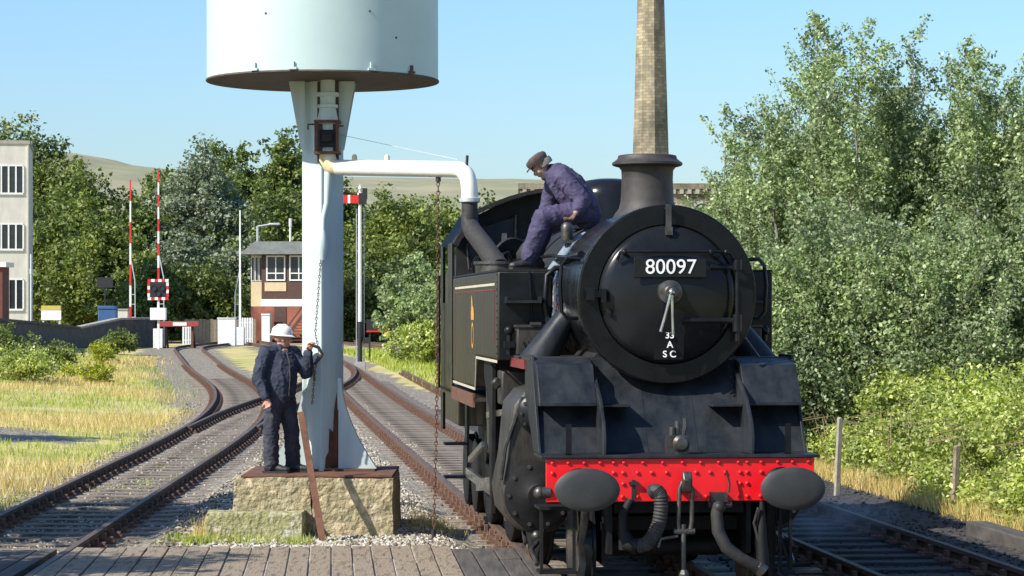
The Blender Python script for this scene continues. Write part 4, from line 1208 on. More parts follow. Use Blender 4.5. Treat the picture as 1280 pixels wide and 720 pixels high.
# ================================================================== PEOPLE
def voxel(mb, size, mt, name, parent, wr=0.0, seed=0, smooth_it=6, stretch=(9, 9, 5)):
    me = bpy.data.meshes.new(name + '_raw'); me.from_pydata(mb.v, [], mb.f)
    bm = bmesh.new(); bm.from_mesh(me); bmesh.ops.recalc_face_normals(bm, faces=bm.faces); bm.to_mesh(me); bm.free()
    t = bpy.data.objects.new(name + '_raw', me); col.objects.link(t)
    r = t.modifiers.new('r', 'REMESH'); r.mode = 'VOXEL'; r.voxel_size = size
    s = t.modifiers.new('s', 'SMOOTH'); s.iterations = smooth_it; s.factor = .5
    bpy.context.view_layer.update()
    dg = bpy.context.evaluated_depsgraph_get()
    out = bpy.data.meshes.new_from_object(t.evaluated_get(dg))
    bpy.data.objects.remove(t, do_unlink=True)
    if wr:
        nr = [v.normal.copy() for v in out.vertices]
        for v, q in zip(out.vertices, nr):
            p = v.co
            f = noise.noise(Vector((p.x * stretch[0] + seed, p.y * stretch[1], p.z * stretch[2])))
            g = noise.noise(Vector((p.x * 22 + seed, p.y * 22, p.z * 14)))
            rdg = (1 - min(1, abs(f) * 2.6)) ** 2
            h_ = noise.noise(Vector((p.x * 15 + seed, p.y * 15 + p.z * 9, p.z * 24)))
            rd2 = (1 - min(1, abs(h_) * 3)) ** 2
            v.co = p + q * (wr * (rdg * 1.1 + rd2 * .6 + g * .3 - .3))
    out.materials.clear(); out.materials.append(mt)
    out.polygons.foreach_set('use_smooth', [True] * len(out.polygons))
    out.name = name
    o = bpy.data.objects.new(name, out); col.objects.link(o); o.parent = parent
    return o
def limb(mb, pts, rad, n=14):
    """tapered limb resampled smoothly with round ends"""
    P = [Vector(p) for p in pts]
    q, rr = [], []
    for i in range(len(P) - 1):
        for k in range(6):
            t = k / 6
            q.append(P[i].lerp(P[i + 1], t))
            a, b_ = rad[i], rad[i + 1]
            if hasattr(a, '__len__'): rr.append((a[0] * (1 - t) + b_[0] * t, a[1] * (1 - t) + b_[1] * t))
            else: rr.append(a * (1 - t) + b_ * t)
    q.append(P[-1]); rr.append(rad[-1])
    mb.tube(q, rr, n)
    for p, r_ in ((P[0], rad[0]), (P[-1], rad[-1])):
        r1 = min(r_) if hasattr(r_, '__len__') else r_
        mb.ball(p, r1 * .98, 12)
    for p, r_ in zip(P[1:-1], rad[1:-1]):
        r1 = min(r_) if hasattr(r_, '__len__') else r_
        mb.ball(p, r1, 12)
def head(mb, c, fwd, up, r=.1):
    """skull, jaw, nose, brow, ears, built in the head's own frame"""
    c = Vector(c); f = Vector(fwd).normalized(); u = Vector(up); s = f.cross(u).normalized(); u = s.cross(f).normalized()
    def P(a, b_, h): return c + f * a + s * b_ + u * h
    def el(a, b_, h, ra, rb_, rh):
        base = MB(); base.ball((0, 0, 0), 1, 14)
        mb.add([P(a + v[0] * ra, b_ + v[1] * rb_, h + v[2] * rh) for v in base.v], base.f)
    el(-.012, 0, .03, .098, .078, .092)      # cranium
    el(.025, 0, -.035, .070, .062, .085)     # face
    el(.05, 0, -.095, .035, .036, .028)      # chin
    el(.095, 0, -.022, .022, .013, .024)     # nose
    el(.083, 0, .022, .018, .052, .012)      # brow
    el(.082, 0, -.062, .016, .026, .009)     # lips
    for q in (-1, 1):
        el(-.005, q * .078, -.012, .022, .010, .034)   # ears
        el(.072, q * .030, .004, .013, .014, .010)     # eyes
        el(.055, q * .042, -.035, .026, .022, .026)    # cheeks
    return P
def hand(mb, wrist, d, across, curl, size=1.0, thumb=1):
    """palm plus five fingers, each a bent chain"""
    d = Vector(d).normalized(); a = Vector(across); a = (a - d * a.dot(d)).normalized(); nn = d.cross(a).normalized() * curl
    w_ = Vector(wrist)
    limb(mb, [w_ - d * .01, w_ + d * .05 * size, w_ + d * .095 * size], [(.017, .026), (.016, .040), (.013, .042)], 10)
    for i, (off, ln) in enumerate(((-.030, .066), (-.010, .076), (.011, .072), (.031, .056))):
        b0 = w_ + d * .088 * size + a * off
        b1 = b0 + (d * .75 + nn * .6) * ln * .42; b2 = b1 + (d * .25 + nn * .95) * ln * .36; b3 = b2 + (-d * .25 + nn * .9) * ln * .3
        limb(mb, [b0, b1, b2, b3], [.0098, .0094, .0088, .0078], 8)
    t0 = w_ + d * .03 - a * .034 * thumb
    limb(mb, [t0, t0 - a * .022 * thumb + d * .03 + nn * .02, t0 - a * .012 * thumb + d * .055 + nn * .05], [.013, .0115, .0095], 8)

# ---- man working the water valve
man = empty('person', (PX(351, 29.55), 29.55, PT + .0), 0, 'person in white safety helmet and navy jacket standing on the stone plinth', 'person')
F1 = Vector((.72, -.69, 0))
bd = MB()
head(bd, (.02, .0, 1.545), (.92, .30, -.12), (.08, 0, 1))
limb(bd, [(.005, 0, 1.47), (-.01, .0, 1.36)], [.055, .062])
limb(bd, [(-.015, 0, .92), (-.02, 0, 1.15), (-.01, 0, 1.36)], [(.13, .15), (.14, .16), (.12, .16)])
limb(bd, [(-.05, -.08, .88), (-.11, -.10, .48), (-.10, -.08, .09)], [.085, .06, .045])
limb(bd, [(.04, .08, .88), (.12, .06, .48), (.13, .10, .09)], [.085, .06, .045])
limb(bd, [(-.18, -.13, 1.36), (-.235, -.18, 1.09), (-.14, -.25, .86)], [.055, .045, .032])
limb(bd, [(.15, .12, 1.36), (.285, .06, 1.16), (.325, -.02, 1.40)], [.055, .045, .032])
hand(bd, (-.135, -.255, .865), (.22, -.12, -1), (.7, -.6, 0), 1)
hand(bd, (.327, -.022, 1.40), (.22, -.25, 1), (.6, .6, 0), -1)
voxel(bd, .0075, M['skin'], 'body', man, smooth_it=4)
jk = MB()
limb(jk, [(-.018, -.005, .88), (-.02, -.01, 1.09), (-.02, 0, 1.28), (-.012, 0, 1.39)], [(.175, .19), (.19, .212), (.168, .21), (.105, .145)], 20)
limb(jk, [(-.16, -.12, 1.375), (-.24, -.185, 1.09), (-.15, -.245, .89)], [.092, .078, .056])
limb(jk, [(.13, .11, 1.37), (.285, .055, 1.15), (.322, -.012, 1.375)], [.09, .074, .054])
limb(jk, [(-.15, -.11, 1.38), (.12, .1, 1.375)], [.085, .085])
jk.lathe([(.085, -.02), (.082, .045), (.06, .05)], (.0, 0, 1.405), (.05, 0, 1), 18)
jo = voxel(jk, .010, M['navy'], 'jacket', man, wr=.010, seed=3, smooth_it=4)
pl = Vector((.72, -.69, 0))
MB().tube([(.08, -.135, 1.38), (.112, -.170, 1.28), (.124, -.185, 1.1), (.108, -.172, .89)], .008, 6).build('jacket_zip', M['dullsteel'], man)
tr_ = MB()
limb(tr_, [(-.02, 0, .96), (-.01, 0, .84)], [(.15, .165), (.145, .16)], 20)
limb(tr_, [(-.06, -.07, .86), (-.105, -.09, .48), (-.10, -.075, .10)], [.115, .09, .085])
limb(tr_, [(.05, .07, .86), (.12, .055, .48), (.13, .10, .10)], [.115, .09, .085])
voxel(tr_, .010, M['navy2'], 'trousers', man, wr=.010, seed=9, smooth_it=4, stretch=(7, 7, 11))
def shoe(parent, c, d, m_):
    d = Vector((d[0], d[1], 0)).normalized(); c = Vector(c); u = Vector((0, 0, 1))
    mb = MB()
    limb(mb, [c - d * .06 + u * .055, c + d * .03 + u * .06, c + d * .12 + u * .045, c + d * .19 + u * .038], [(.055, .045), (.06, .047), (.042, .05), (.034, .042)], 14)
    limb(mb, [c - d * .03 + u * .06, c - d * .02 + u * .14], [.05, .052])
    o = voxel(mb, .008, m_, 'boot', parent, smooth_it=3)
    s = d.cross(u)
    sm = MB()
    sm.prism([(-.11, -.04), (.0, -.046), (.1, -.05), (.2, -.038), (.225, 0), (.2, .038), (.1, .05), (0, .046), (-.11, .04), (-.125, 0)], 0, .022, 'xy', M=Matrix.Translation(c) @ Matrix.Rotation(math.atan2(d.y, d.x), 4, 'Z'))
    sm.build('sole', m_, o)
shoe(man, (-.09, -.08, .0), (.95, -.25), M['boot'])
shoe(man, (.13, .09, .0), (.95, -.25), M['boot'])
hm = MB()
hm.lathe([(.104, -.005), (.108, .02), (.104, .055), (.085, .092), (.05, .115), (0, .123)], (.013, 0, 1.585), (.06, 0, 1), 28, sx=1.13, sy=.95)
helm = hm.build('safety_helmet', M['helmet'], man)
bm_ = MB(); bm_.lathe([(.109, .0), (.128, -.008), (.129, -.002), (.109, .012)], (.018, 0, 1.582), (.10, 0, 1), 28, sx=1.16, sy=.95)
bm_.build('helmet_brim', M['helmet'], helm)
MB().tube([(-.09, 0, 1.655), (-.03, 0, 1.702), (.05, 0, 1.702), (.11, 0, 1.655)], .012, 8).build('helmet_ridge', M['helmet'], helm)
MB().tube([(.10, .05, 1.51), (.06, .08, 1.46), (.0, .09, 1.44)], .02, 8).build('collar', M['navy'], man)

# ---- fireman sitting astride the boiler
FY = 3.75
def LW(x, y, z): return Vector((1.49 + cF * x - sF * y, 21.3 + sF * x + cF * y, z))
base2 = LW(-.42, FY, 3.32)
fire = empty('person', tuple(base2), 0, 'person in purple overalls and flat cap bending over while seated on the boiler', 'person')
def Q(px, py, dv=0.0):               # joint read off the picture, on the plane of the boiler seat
    Yq = base2.y + dv; px -= 5
    return Vector((PX(px, Yq), Yq, PZ(py, Yq))) - base2
bd = MB()
hc = Q(681, 207, -.02)
head(bd, hc, (-.70, -.10, -.70), (-.70, 0, .70))
limb(bd, [Q(686, 212), Q(695, 222)], [.055, .065])
limb(bd, [Q(734, 262), Q(720, 240), Q(703, 222)], [(.13, .15), (.13, .16), (.12, .16)])
limb(bd, [Q(733, 262, -.12), Q(684, 270, -.24), Q(668, 322, -.20)], [.085, .062, .045])
limb(bd, [Q(733, 262, .12), Q(690, 268, .20), Q(674, 316, .22)], [.085, .062, .045])
limb(bd, [Q(706, 220, -.17), Q(731, 250, -.24), Q(725, 266, -.36)], [.055, .045, .032])
limb(bd, [Q(698, 222, .17), Q(690, 258, .20), Q(682, 275, .10)], [.055, .045, .032])
hand(bd, Q(682, 275, .10), (-.4, -.4, -.8), (.7, -.3, 0), -1)
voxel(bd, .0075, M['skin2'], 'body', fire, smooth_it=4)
gl = MB()
hand(gl, Q(725, 266, -.36), (-.55, -.35, -.75), (.2, -.8, .3), 1, 1.05)
voxel(gl, .006, M['glove'], 'glove', fire, smooth_it=2)
jk = MB()
jk.lathe([(.075, -.02), (.088, .01), (.084, .05), (.065, .055)], tuple(Q(693, 218)), tuple((Q(681, 211) - Q(693, 222)).normalized()), 16)
limb(jk, [Q(737, 266), Q(728, 250), Q(716, 234), Q(703, 221), Q(694, 216)], [(.16, .19), (.165, .20), (.165, .205), (.14, .19), (.09, .11)], 20)
limb(jk, [Q(707, 221, -.16), Q(733, 250, -.24), Q(727, 263, -.33)], [.098, .082, .062])
limb(jk, [Q(699, 222, .15), Q(690, 256, .18), Q(684, 268, .12)], [.092, .078, .06])
voxel(jk, .010, M['purple'], 'jacket', fire, wr=.007, seed=5, smooth_it=4, stretch=(10, 8, 10))
tr_ = MB()
limb(tr_, [Q(739, 268), Q(727, 258)], [(.15, .18), (.14, .17)], 20)
limb(tr_, [Q(733, 265, -.10), Q(684, 272, -.24), Q(667, 320, -.20)], [.118, .10, .088])
limb(tr_, [Q(733, 265, .10), Q(691, 270, .20), Q(675, 314, .22)], [.115, .095, .085])
voxel(tr_, .010, M['purple'], 'trousers', fire, wr=.008, seed=12, smooth_it=4, stretch=(8, 8, 9))
zt_ = 2.925 - base2.z
for p, q in ((Q(668, 322, -.20), -.2), (Q(674, 318, .22), .2)):
    shoe(fire, (p.x, p.y, zt_), (-.85, -.35), M['boot'])
cp_ = MB()
u_ = Vector((-.62, 0, .78)).normalized()
f_ = Vector((-.78, -.1, -.62)).normalized()
cc = hc + u_ * .045
cp_.lathe([(.096, -.02), (.104, .01), (.108, .03), (.097, .055), (.055, .073), (0, .077)], tuple(cc), tuple(u_), 24, sx=1.08, sy=1.08)
cap = cp_.build('flat_cap', M['cap'], fire)
pk = MB()
s_ = f_.cross(u_).normalized()
pv = [cc + f_ * (.075 + .075 * math.cos(t)) * 1.0 + s_ * (.085 * math.sin(t)) + u_ * (.0 - .02 * math.cos(t)) for t in np.linspace(-1.5, 1.5, 11)]
pk.add([p for p in pv] + [p + u_ * .014 for p in pv], [tuple(range(11)), tuple(range(21, 10, -1))] + [(i, i + 1, i + 12, i + 11) for i in range(10)] + [(10, 0, 11, 21)])
pk.build('cap_peak', M['cap'], cap)
MB().lathe([(.088, -.03), (.093, 0), (.09, .03)], tuple(hc - f_ * .035 + u_ * .0), tuple(u_), 20).build('hair', M['hair'], fire)

# ================================================================== SIGNAL
sx, sy, sz = GP(450, 457)
sig = empty('semaphore_signal', (sx, sy, sz - .19), 0, 'white and black post signal with red semaphore arm', 'signal')
sH = PZ(236, sy) - sz + .19
sbk = PZ(402, sy) - sz + .19
MB().lathe([(.10, 0), (.10, sbk)], (0, 0, 0), (0, 0, 1), 12).build('lower_post', M['black'], sig)
MB().lathe([(.085, sbk), (.07, sH - .25), (.10, sH - .25), (.10, sH - .18), (.05, sH - .16), (.045, sH - .02), (.09, sH + .0), (.06, sH + .08), (.02, sH + .14), (0, sH + .2)], (0, 0, 0), (0, 0, 1), 12).build('upper_post', M['white'], sig)
zA = PZ(249, sy) - sz + .19
MB().box(PX(427, sy) - sx, -.02, -.13, -.10, zA - .17, zA + .17).build('signal_arm', M['sigred'], sig)
MB().box(PX(435, sy) - sx, PX(438, sy) - sx, -.135, -.131, zA - .17, zA + .17).build('arm_stripe', M['white'], sig)
MB().box(-.05, .28, -.14, -.06, zA - .22, zA + .25).box(.10, .30, -.10, .10, zA + .0, zA + .45).build('spectacle_plate', M['black'], sig)
MB().box(-.22, .22, -.16, .16, 0, .35).build('signal_base', M['coping'], sig)
MB().box(.12, .36, -.1, .1, 1.1, 1.35).bar((.1, 0, 1.3), (.1, 0, zA), .02, .02).build('signal_lamp_case', M['black'], sig)
ld = MB()
for s in (-.16, .16): ld.bar((s, .18, .3), (s, .18, sH - .8), .03, .03)
ld.build('ladder', M['galv'], sig)

# dark notice board beyond the signal
nb = empty('notice_board', (PX(478, 120), 120, zt(120) - .19), 0, 'low dark board with white marks beyond the semaphore signal', 'board')
z0, z1 = PZ(413, 120) - zt(120) + .19, PZ(399, 120) - zt(120) + .19
MB().box(-.75, .75, -.03, .03, z0, z1).build('panel', M['black'], nb)
MB().box(-.3, .2, -.04, -.031, z1 - .25, z1 - .1).box(.25, .4, -.04, -.031, z1 - .25, z1 - .1).build('white_mark', M['white'], nb)
MB().box(-.75, .75, -.05, .0, z0 - .08, z0 - .005).build('red_rail', M['sigred'], nb)
for x in (-.6, .6): MB().box(x - .04, x + .04, .031, .1, 0, z1).build('leg', M['black'], nb)

# ================================================================== CROSSING
D = 150
gz = zt(D) - .19
def boom(px, ytop, ybase, Yd, label, bands, lean, skirt, name='crossing_barrier', wdt=.14):
    X = PX(px, Yd); r_ = empty(name, (X, Yd, zt(Yd) - .19), 0, label, 'barrier')
    H = PZ(ytop, Yd) - zt(Yd) + .19
    z0 = 1.15
    n_ = bands
    for i in range(n_):
        za, zb = z0 + (H - z0) * i / n_, z0 + (H - z0) * (i + 1) / n_
        wa, wb = wdt * (1 - .45 * i / n_), wdt * (1 - .45 * (i + 1) / n_)
        mb = MB(); mb.prism([(-wa / 2, za + .004), (wa / 2, za + .004), (wb / 2, zb), (-wb / 2, zb)], -.04, .04, 'xz')
        mb.build('boom_section', M['sigred'] if (i % 2 == (n_ + 1) % 2 and n_ > 2) else M['white'], r_)
    if skirt:
        sk = MB()
        zb = z0 + (H - z0) * .42
        s = skirt
        pts = [(0, 0, zb + .6), (s * .55, 0, zb - .9), (s * .62, 0, .1)]
        sk.bar(pts[0], pts[1], .06, .05, up=(0, 1, 0)); sk.bar(pts[1], pts[2], .06, .05, up=(0, 1, 0))
        for z in (.4, 1.1, 1.8, 2.6, 3.2):
            if z < zb: sk.bar((0, 0, z), (s * .58, 0, z), .05, .04, up=(0, 1, 0))
        sk.build('skirt_frame', M['galv'], r_)
    MB().box(-.28, .28, -.2, .35, 0, 1.15).build('machine_cabinet', M['white'], r_, bevel=.03)
    return r_
boom(163, 225, 395, 158, 'raised barrier boom beside the blue cabinet at the level crossing', 7, 0, .5)
boom(198, 213, 430, 150, 'tall red and white banded barrier boom behind the warning lights', 13, 0, .55)
boom(300, 263, 420, 162, 'raised white barrier boom next to the signal box', 2, 0, -.55)
# warning light unit
wl = empty('warning_light', (PX(198, 147), 147, zt(147) - .19), 0, 'crossing warning lights on board with red and white border', 'warning light')
zc = PZ(362, 147) - zt(147) + .19
MB().box(-.06, .06, -.05, .05, 0, zc).build('post', M['white'], wl)
MB().box(-.50, .50, -.12, -.08, zc - .48, zc + .48).build('backboard', M['black'], wl, bevel=.05)
k = 0
for i in range(6):
    for z in (-.52, .52):
        MB().box(-.6 + .2 * i + .004, -.4 + .2 * i - .004, -.13, -.09, zc + z - .08, zc + z + .08).build('border_block', M['sigred'] if (i + (z > 0)) % 2 else M['white'], wl); k += 1
for i in range(4):
    for x in (-.54, .54):
        MB().box(x - .07, x + .07, -.135, -.095, zc - .42 + .21 * i + .004, zc - .42 + .21 * (i + 1) - .004).build('border_block', M['sigred'] if (i + (x > 0)) % 2 else M['white'], wl); k += 1
for x, z in ((-.24, .08), (.24, .08), (0, -.22)):
    MB().lathe([(.0, -.16), (.13, -.16), (.15, -.20), (.15, -.12)], (x, 0, zc + z), (0, 1, 0), 14).build('lamp', M['glass'], wl)
MB().box(-.45, .45, -.2, .3, zc - 1.75, zc - 1.05).build('equipment_box', M['white'], wl, bevel=.02)
# dark sign behind the far barrier
ds = empty('road_sign_back', (PX(131, 160), 160, zt(160) - .19), 0, 'dark rectangular sign back on a post among the trees', 'sign')
zq = PZ(353, 160) - zt(160) + .19
MB().box(-.5, .5, -.03, .03, zq - .32, zq + .32).build('panel', M['black'], ds)
MB().box(-.04, .04, .031, .1, 0, zq).build('post', M['black'], ds)
# buffer stop
bs = empty('buffer_stop', (x_siding(186), 186, zt(186) - .19), 0, 'red and white timber buffer stop at the end of the siding', 'buffer stop')
bs.location.y = 150; bs.location.x = PX(223, 150); bs.location.z = zt(150) - .19
zb = PZ(405, 150) - zt(150) + .19
M['fadedred'] = mat('faded_red', (.34, .06, .05), (.24, .05, .045), rough=.8, scale=6)
MB().box(-1.22, 1.22, -.15, .12, zb - .16, zb + .16).build('cross_beam', M['fadedred'], bs, bevel=.02)
MB().box(-.3, .5, -.16, -.151, zb - .10, zb + .10).build('white_panel', M['white'], bs)
for x in (-.8, .8):
    MB().bar((x, .1, 0), (x, .1, zb), .14, .14).bar((x, 1.4, 0), (x, .1, zb), .12, .12).build('leg', M['rust'], bs)
# white paling gates and fences at the crossing
def paling(px0, px1, Yd, ztop, label, mt=M['white'], w_=.11, gap=.2):
    x0, x1 = PX(px0, Yd), PX(px1, Yd)
    r_ = empty('paling_fence', ((x0 + x1) / 2, Yd, zt(Yd) - .19), 0, label, 'fence')
    L_ = x1 - x0; x = -L_ / 2
    while x < L_ / 2 - .02:
        MB().box(x, min(x + w_, L_ / 2), -.02, .0, .1, ztop).build('pale', mt, r_); x += gap
    for z in (.4, ztop - .3): MB().box(-L_ / 2, L_ / 2, .004, .06, z - .05, z + .05).build('rail', mt, r_)
    return r_
paling(299, 316, 164, 1.75, 'white paling fence beside the brick signal box', gap=.16)
paling(228, 242, 156, 1.5, 'white paling gate behind the buffer stop', gap=.16)
cb = MB().box(-.55, .55, -.3, .3, 0, 1.7).box(-.6, .6, -.35, .35, 1.701, 1.76).build('equipment_cabinet', M['white'], None, bevel=.03)
cb.location = (PX(284, 160), 160, zt(160) - .19); tag(cb, 'white trackside cabinet between paling fence and barrier', 'cabinet')
bb = MB().box(-.55, .55, -.4, .4, 0, 2.3).prism([(-.6, 2.3), (.6, 2.3), (.5, 2.5), (-.5, 2.5)], -.45, .45, 'xz').build('blue_cabinet', M['blue'], None, bevel=.03)
bb.location = (PX(135, 157), 157, zt(157) - .19); tag(bb, 'blue cabinet standing behind the dark stone wall', 'cabinet')
wv = empty('car_standin', (PX(152, 159), 159, zt(159) - .19), 0, 'pale lidded box in place of a white car beside the blue cabinet', 'bin')  # plain box put in where a white car stands
MB().box(-.45, .45, -.35, .35, .1, 2.2).build('body', M['render'], wv, bevel=.04)
MB().box(-.48, .48, -.38, .38, 2.201, 2.32).build('lid', M['coping'], wv, bevel=.02)
# tan boulder / timber board fence in the background
tf = empty('board_fence', (PX(268, 172), 172, zt(172) - .19), 0, 'weathered brown board fence beyond the level crossing', 'fence')
x = -2.0
while x < 2.6:
    MB().box(x, x + .22, 0, .03, 0, 1.65 + random.uniform(-.06, .06)).build('board', M['plank'], tf); x += .24
for z in (.5, 1.3): MB().box(-2, 2.6, .034, .08, z - .05, z + .05).build('rail', M['plank'], tf)
# dark retaining wall with pale coping
rw = empty('retaining_wall', (0, 0, 0), 0, 'dark stone retaining wall with pale coping along the grass bank', 'wall')
wp = [(PX(-40, 108), 108, 2.2), (PX(40, 122), 122, 1.9), (PX(100, 138), 138, PZ(411, 138)), (PX(150, 150), 150, PZ(400, 150)), (PX(194, 154), 154, PZ(399, 154))]
for i in range(len(wp) - 1):
    a, b_ = Vector(wp[i]), Vector(wp[i + 1])
    d = Vector((b_.x - a.x, b_.y - a.y, 0)); nn = Vector((-d.y, d.x, 0)).normalized() * .3
    mb = MB(); g0 = -.6
    vs = [Vector((a.x, a.y, g0)), Vector((b_.x, b_.y, g0)), Vector((b_.x, b_.y, b_.z)), Vector((a.x, a.y, a.z))]
    mb.add(vs + [v + nn for v in vs], [(0, 1, 2, 3), (7, 6, 5, 4), (0, 4, 5, 1), (1, 5, 6, 2), (2, 6, 7, 3), (3, 7, 4, 0)])
    mb.build('wall_run', M['darkwall'], rw)
    n_ = 6
    for k in range(n_):
        p0, p1 = a.lerp(b_, k / n_ + .002), a.lerp(b_, (k + 1) / n_ - .002)
        MB().add([p0 - nn * .2 + Vector((0, 0, .002)), p1 - nn * .2 + Vector((0, 0, .002)), p1 + nn * 1.2 + Vector((0, 0, .002)), p0 + nn * 1.2 + Vector((0, 0, .002)), p0 - nn * .2 + Vector((0, 0, .12)), p1 - nn * .2 + Vector((0, 0, .12)), p1 + nn * 1.2 + Vector((0, 0, .12)), p0 + nn * 1.2 + Vector((0, 0, .12))],
                 [(0, 3, 2, 1), (4, 5, 6, 7), (0, 1, 5, 4), (1, 2, 6, 5), (2, 3, 7, 6), (3, 0, 4, 7)]).build('coping_stone', M['darkwall'] if i < 2 else M['coping'], rw)

# ================================================================== SIGNAL BOX
BY = 173.0
bx0, bx1 = PX(327, BY), PX(327, BY) + 7.5
bxg = zt(BY) - .19
box = empty('signal_box', (bx0, BY, bxg), R(-4), 'two storey railway signal box of red brick with cream boarded upper floor', 'signal box')
def zb_(py): return PZ(py, BY) - bxg
W_ = 4.7; SD = 3.6
zl, zu, zr = zb_(383), zb_(374), zb_(318)
MB().box(0, W_, 0, SD, 0, zl).build('brick_wall', M['boxbrick'], box)
MB().box(-.03, W_ + .03, -.03, SD, zl + .002, zu).build('white_band', M['white'], box)
MB().box(.0, W_, .0, SD, zu + .002, zr).build('upper_wall', M['brown'], box)
k_ = BY / FOC
def wx(px): return (px - 327) * k_
def pane_win(x0, x1, z0, z1, par, nx_=2, transom=.7, y=-.03):
    f = MB(); t = .09
    f.box(x0, x0 + t, y - .04, y + .02, z0, z1).box(x1 - t, x1, y - .04, y + .02, z0, z1).box(x0 + t, x1 - t, y - .04, y + .02, z0, z0 + t).box(x0 + t, x1 - t, y - .04, y + .02, z1 - t, z1)
    for i in range(1, nx_): 
        xm = x0 + (x1 - x0) * i / nx_; f.box(xm - .035, xm + .035, y - .035, y + .02, z0 + t, z1 - t)
    zm = z0 + (z1 - z0) * (1 - transom); f.box(x0 + t, x1 - t, y - .033, y + .018, zm - .035, zm + .035)
    wn = f.build('window', M['white'], par)
    MB().box(x0 + .02, x1 - .02, y - .012, y + .0, z0 + .02, z1 - .02).build('pane', M['glass'], wn)
pane_win(wx(333), wx(357), zb_(351), zb_(319.5), box)
MB().box(wx(331), wx(358), -.05, -.002, zb_(364), zb_(353)).build('cream_panel', M['creampanel'], box)
pane_win(wx(362), wx(386), zb_(351), zb_(319.5), box)
MB().box(wx(388), wx(412), -.05, -.002, zb_(364), zb_(353)).build('cream_panel', M['creampanel'], box)
MB().box(wx(343), wx(358), -.04, -.002, 0, zb_(383.5)).build('door', M['brown'], box)
# left flank: turned towards the camera enough to be seen
Wf = empty('signal_box_flank_dummy') if 0 else None
fl = MB(); fl.box(-.8, -.004, .4, SD, 0, zl).build('porch_wall', M['boxbrick'], box)
MB().box(-.8, -.004, .42, SD, zl + .004, zr).build('porch_boards', M['creampanel'], box)
for i in range(3):
    x = -.78 + .27 * i
    MB().box(x, x + .22, .37, .415, zb_(351), zb_(320)).build('porch_window', M['white'], box)
    MB().box(x + .04, x + .18, .35, .369, zb_(350) , zb_(322)).build('porch_pane', M['glass'], box)
MB().box(-1.6, W_ + .5, -.75, SD + .5, zr + .0, zr + .22).prism([(-1.2, zr + .222), (W_, zr + .222), (W_ - .3, zb_(302)), (-.4, zb_(302))], -.4, SD, 'xz').build('roof', M['felt'], box)
# outside stair
stx = wx(362)
for i in range(12):
    MB().box(stx + .14 * i, stx + .14 * i + 1.0, -1.1, -.2, .2 + .2 * i, .25 + .2 * i).build('stair_tread', M['brown'], box)
MB().bar((stx - .1, -1.15, .9), (stx + 1.6, -1.15, 3.2), .06, .1).bar((stx - .1, -1.15, .3), (stx + 1.6, -1.15, 2.6), .06, .2).build('stair_rail', M['brown'], box)
MB().box(wx(332), wx(342), -1.6, -.5, 0, 1.9).box(wx(331.5), wx(342.5), -1.65, -.45, 1.901, 2.0).build('coal_bunker', M['white'], box)
# street lamp behind the box and a mast
lp = empty('street_lamp', (PX(322, 182), 182, zt(182) - .19), 0, 'white street lamp with short angled arm behind the signal box', 'street lamp')
zz = PZ(283, 182) - zt(182) + .19
MB().tube([(0, 0, 0), (0, 0, zz)], .09, 8).build('post', M['galv'], lp)
MB().tube([(0, 0, zz), (.9, 0, zz + .15)], .06, 8).build('arm', M['galv'], lp)
MB().box(.8, 1.6, -.15, .15, zz + .08, zz + .24).build('lamp_head', M['galv'], lp, bevel=.04)
ms = MB().tube([(0, 0, 0), (0, 0, PZ(276, 184) - zt(184) + .19)], [.10, .07], 8).tube([(0, 0, PZ(280, 184) - zt(184)), (0, 0, PZ(275, 184) - zt(184) + .3)], .11, 8).build('mast', M['white'])
ms.location = (PX(363, 184), 184, zt(184) - .19); tag(ms, 'thin pale mast rising behind the signal box roof', 'mast')
# distant thin white post left of the crossing
# ================================================================== LEFT BUILDING
WY = 165.0
wb = empty('office_building', (PX(36, WY), WY, zt(WY) - .19), R(9), 'white rendered three storey flat roofed building with strip windows', 'building')
Hb = PZ(180, WY) - zt(WY) + .19
wall = MB().box(-13, 0, 0, 9, 0, Hb).build('wall', M['render'], wb)
MB().box(-13.1, .08, -.08, 9, Hb + .002, Hb + .22).build('parapet', M['coping'], wb)
MB().box(-.12, -.02, -.1, -.004, 0, Hb - .1).build('drain_pipe', M['render'], wb)
for (yt, ybm) in ((208, 241), (281, 311), (350, 386)):
    zt0, zt1 = PZ(ybm, WY) - zt(WY) + .19, PZ(yt, WY) - zt(WY) + .19
    for gx0 in (-12.4,):
        f = MB()
        x1 = -.35
        f.box(gx0, x1, -.10, -.003, zt0 - .12, zt0).box(gx0, x1, -.07, -.003, zt1, zt1 + .08)
        n_ = 26
        for i in range(n_ + 1):
            xm = gx0 + (x1 - gx0) * i / n_; f.box(xm - .05, xm + .05, -.07, -.003, zt0, zt1)
        wn = f.build('window', M['white'], wb)
        for i in range(n_):
            xa = gx0 + (x1 - gx0) * i / n_ + .05; xb_ = gx0 + (x1 - gx0) * (i + 1) / n_ - .05
            MB().box(xa, xb_, -.03, -.003, zt0, zt1).build('pane', M['glass'], wn)
pcx = PX(-13, 150)
pc = empty('brick_porch', (pcx, 150, zt(150) - .19), 0, 'dark red brick kiosk with flat white roof below the office building', 'kiosk')
MB().box(-1.2, .95, -1, 1, 0, PZ(330, 150) - zt(150)).build('wall', M['brickred'], pc)
MB().box(-1.4, 1.2, -1.2, 1.2, PZ(330, 150) - zt(150) + .002, PZ(324, 150) - zt(150)).build('roof', M['white'], pc)
ys_ = empty('yellow_sign', (PX(64, 140), 140, zt(140) - .19), 0, 'pale sign board with yellow top beside the retaining wall', 'sign')
MB().box(-.55, .55, 0, .04, PZ(400, 140) - zt(140) + .19, PZ(388, 140) - zt(140) + .19).build('panel', M['white'], ys_)
MB().box(-.55, .55, -.01, .04, PZ(387.8, 140) - zt(140) + .19, PZ(382, 140) - zt(140) + .19).build('header', M['yellow'], ys_)
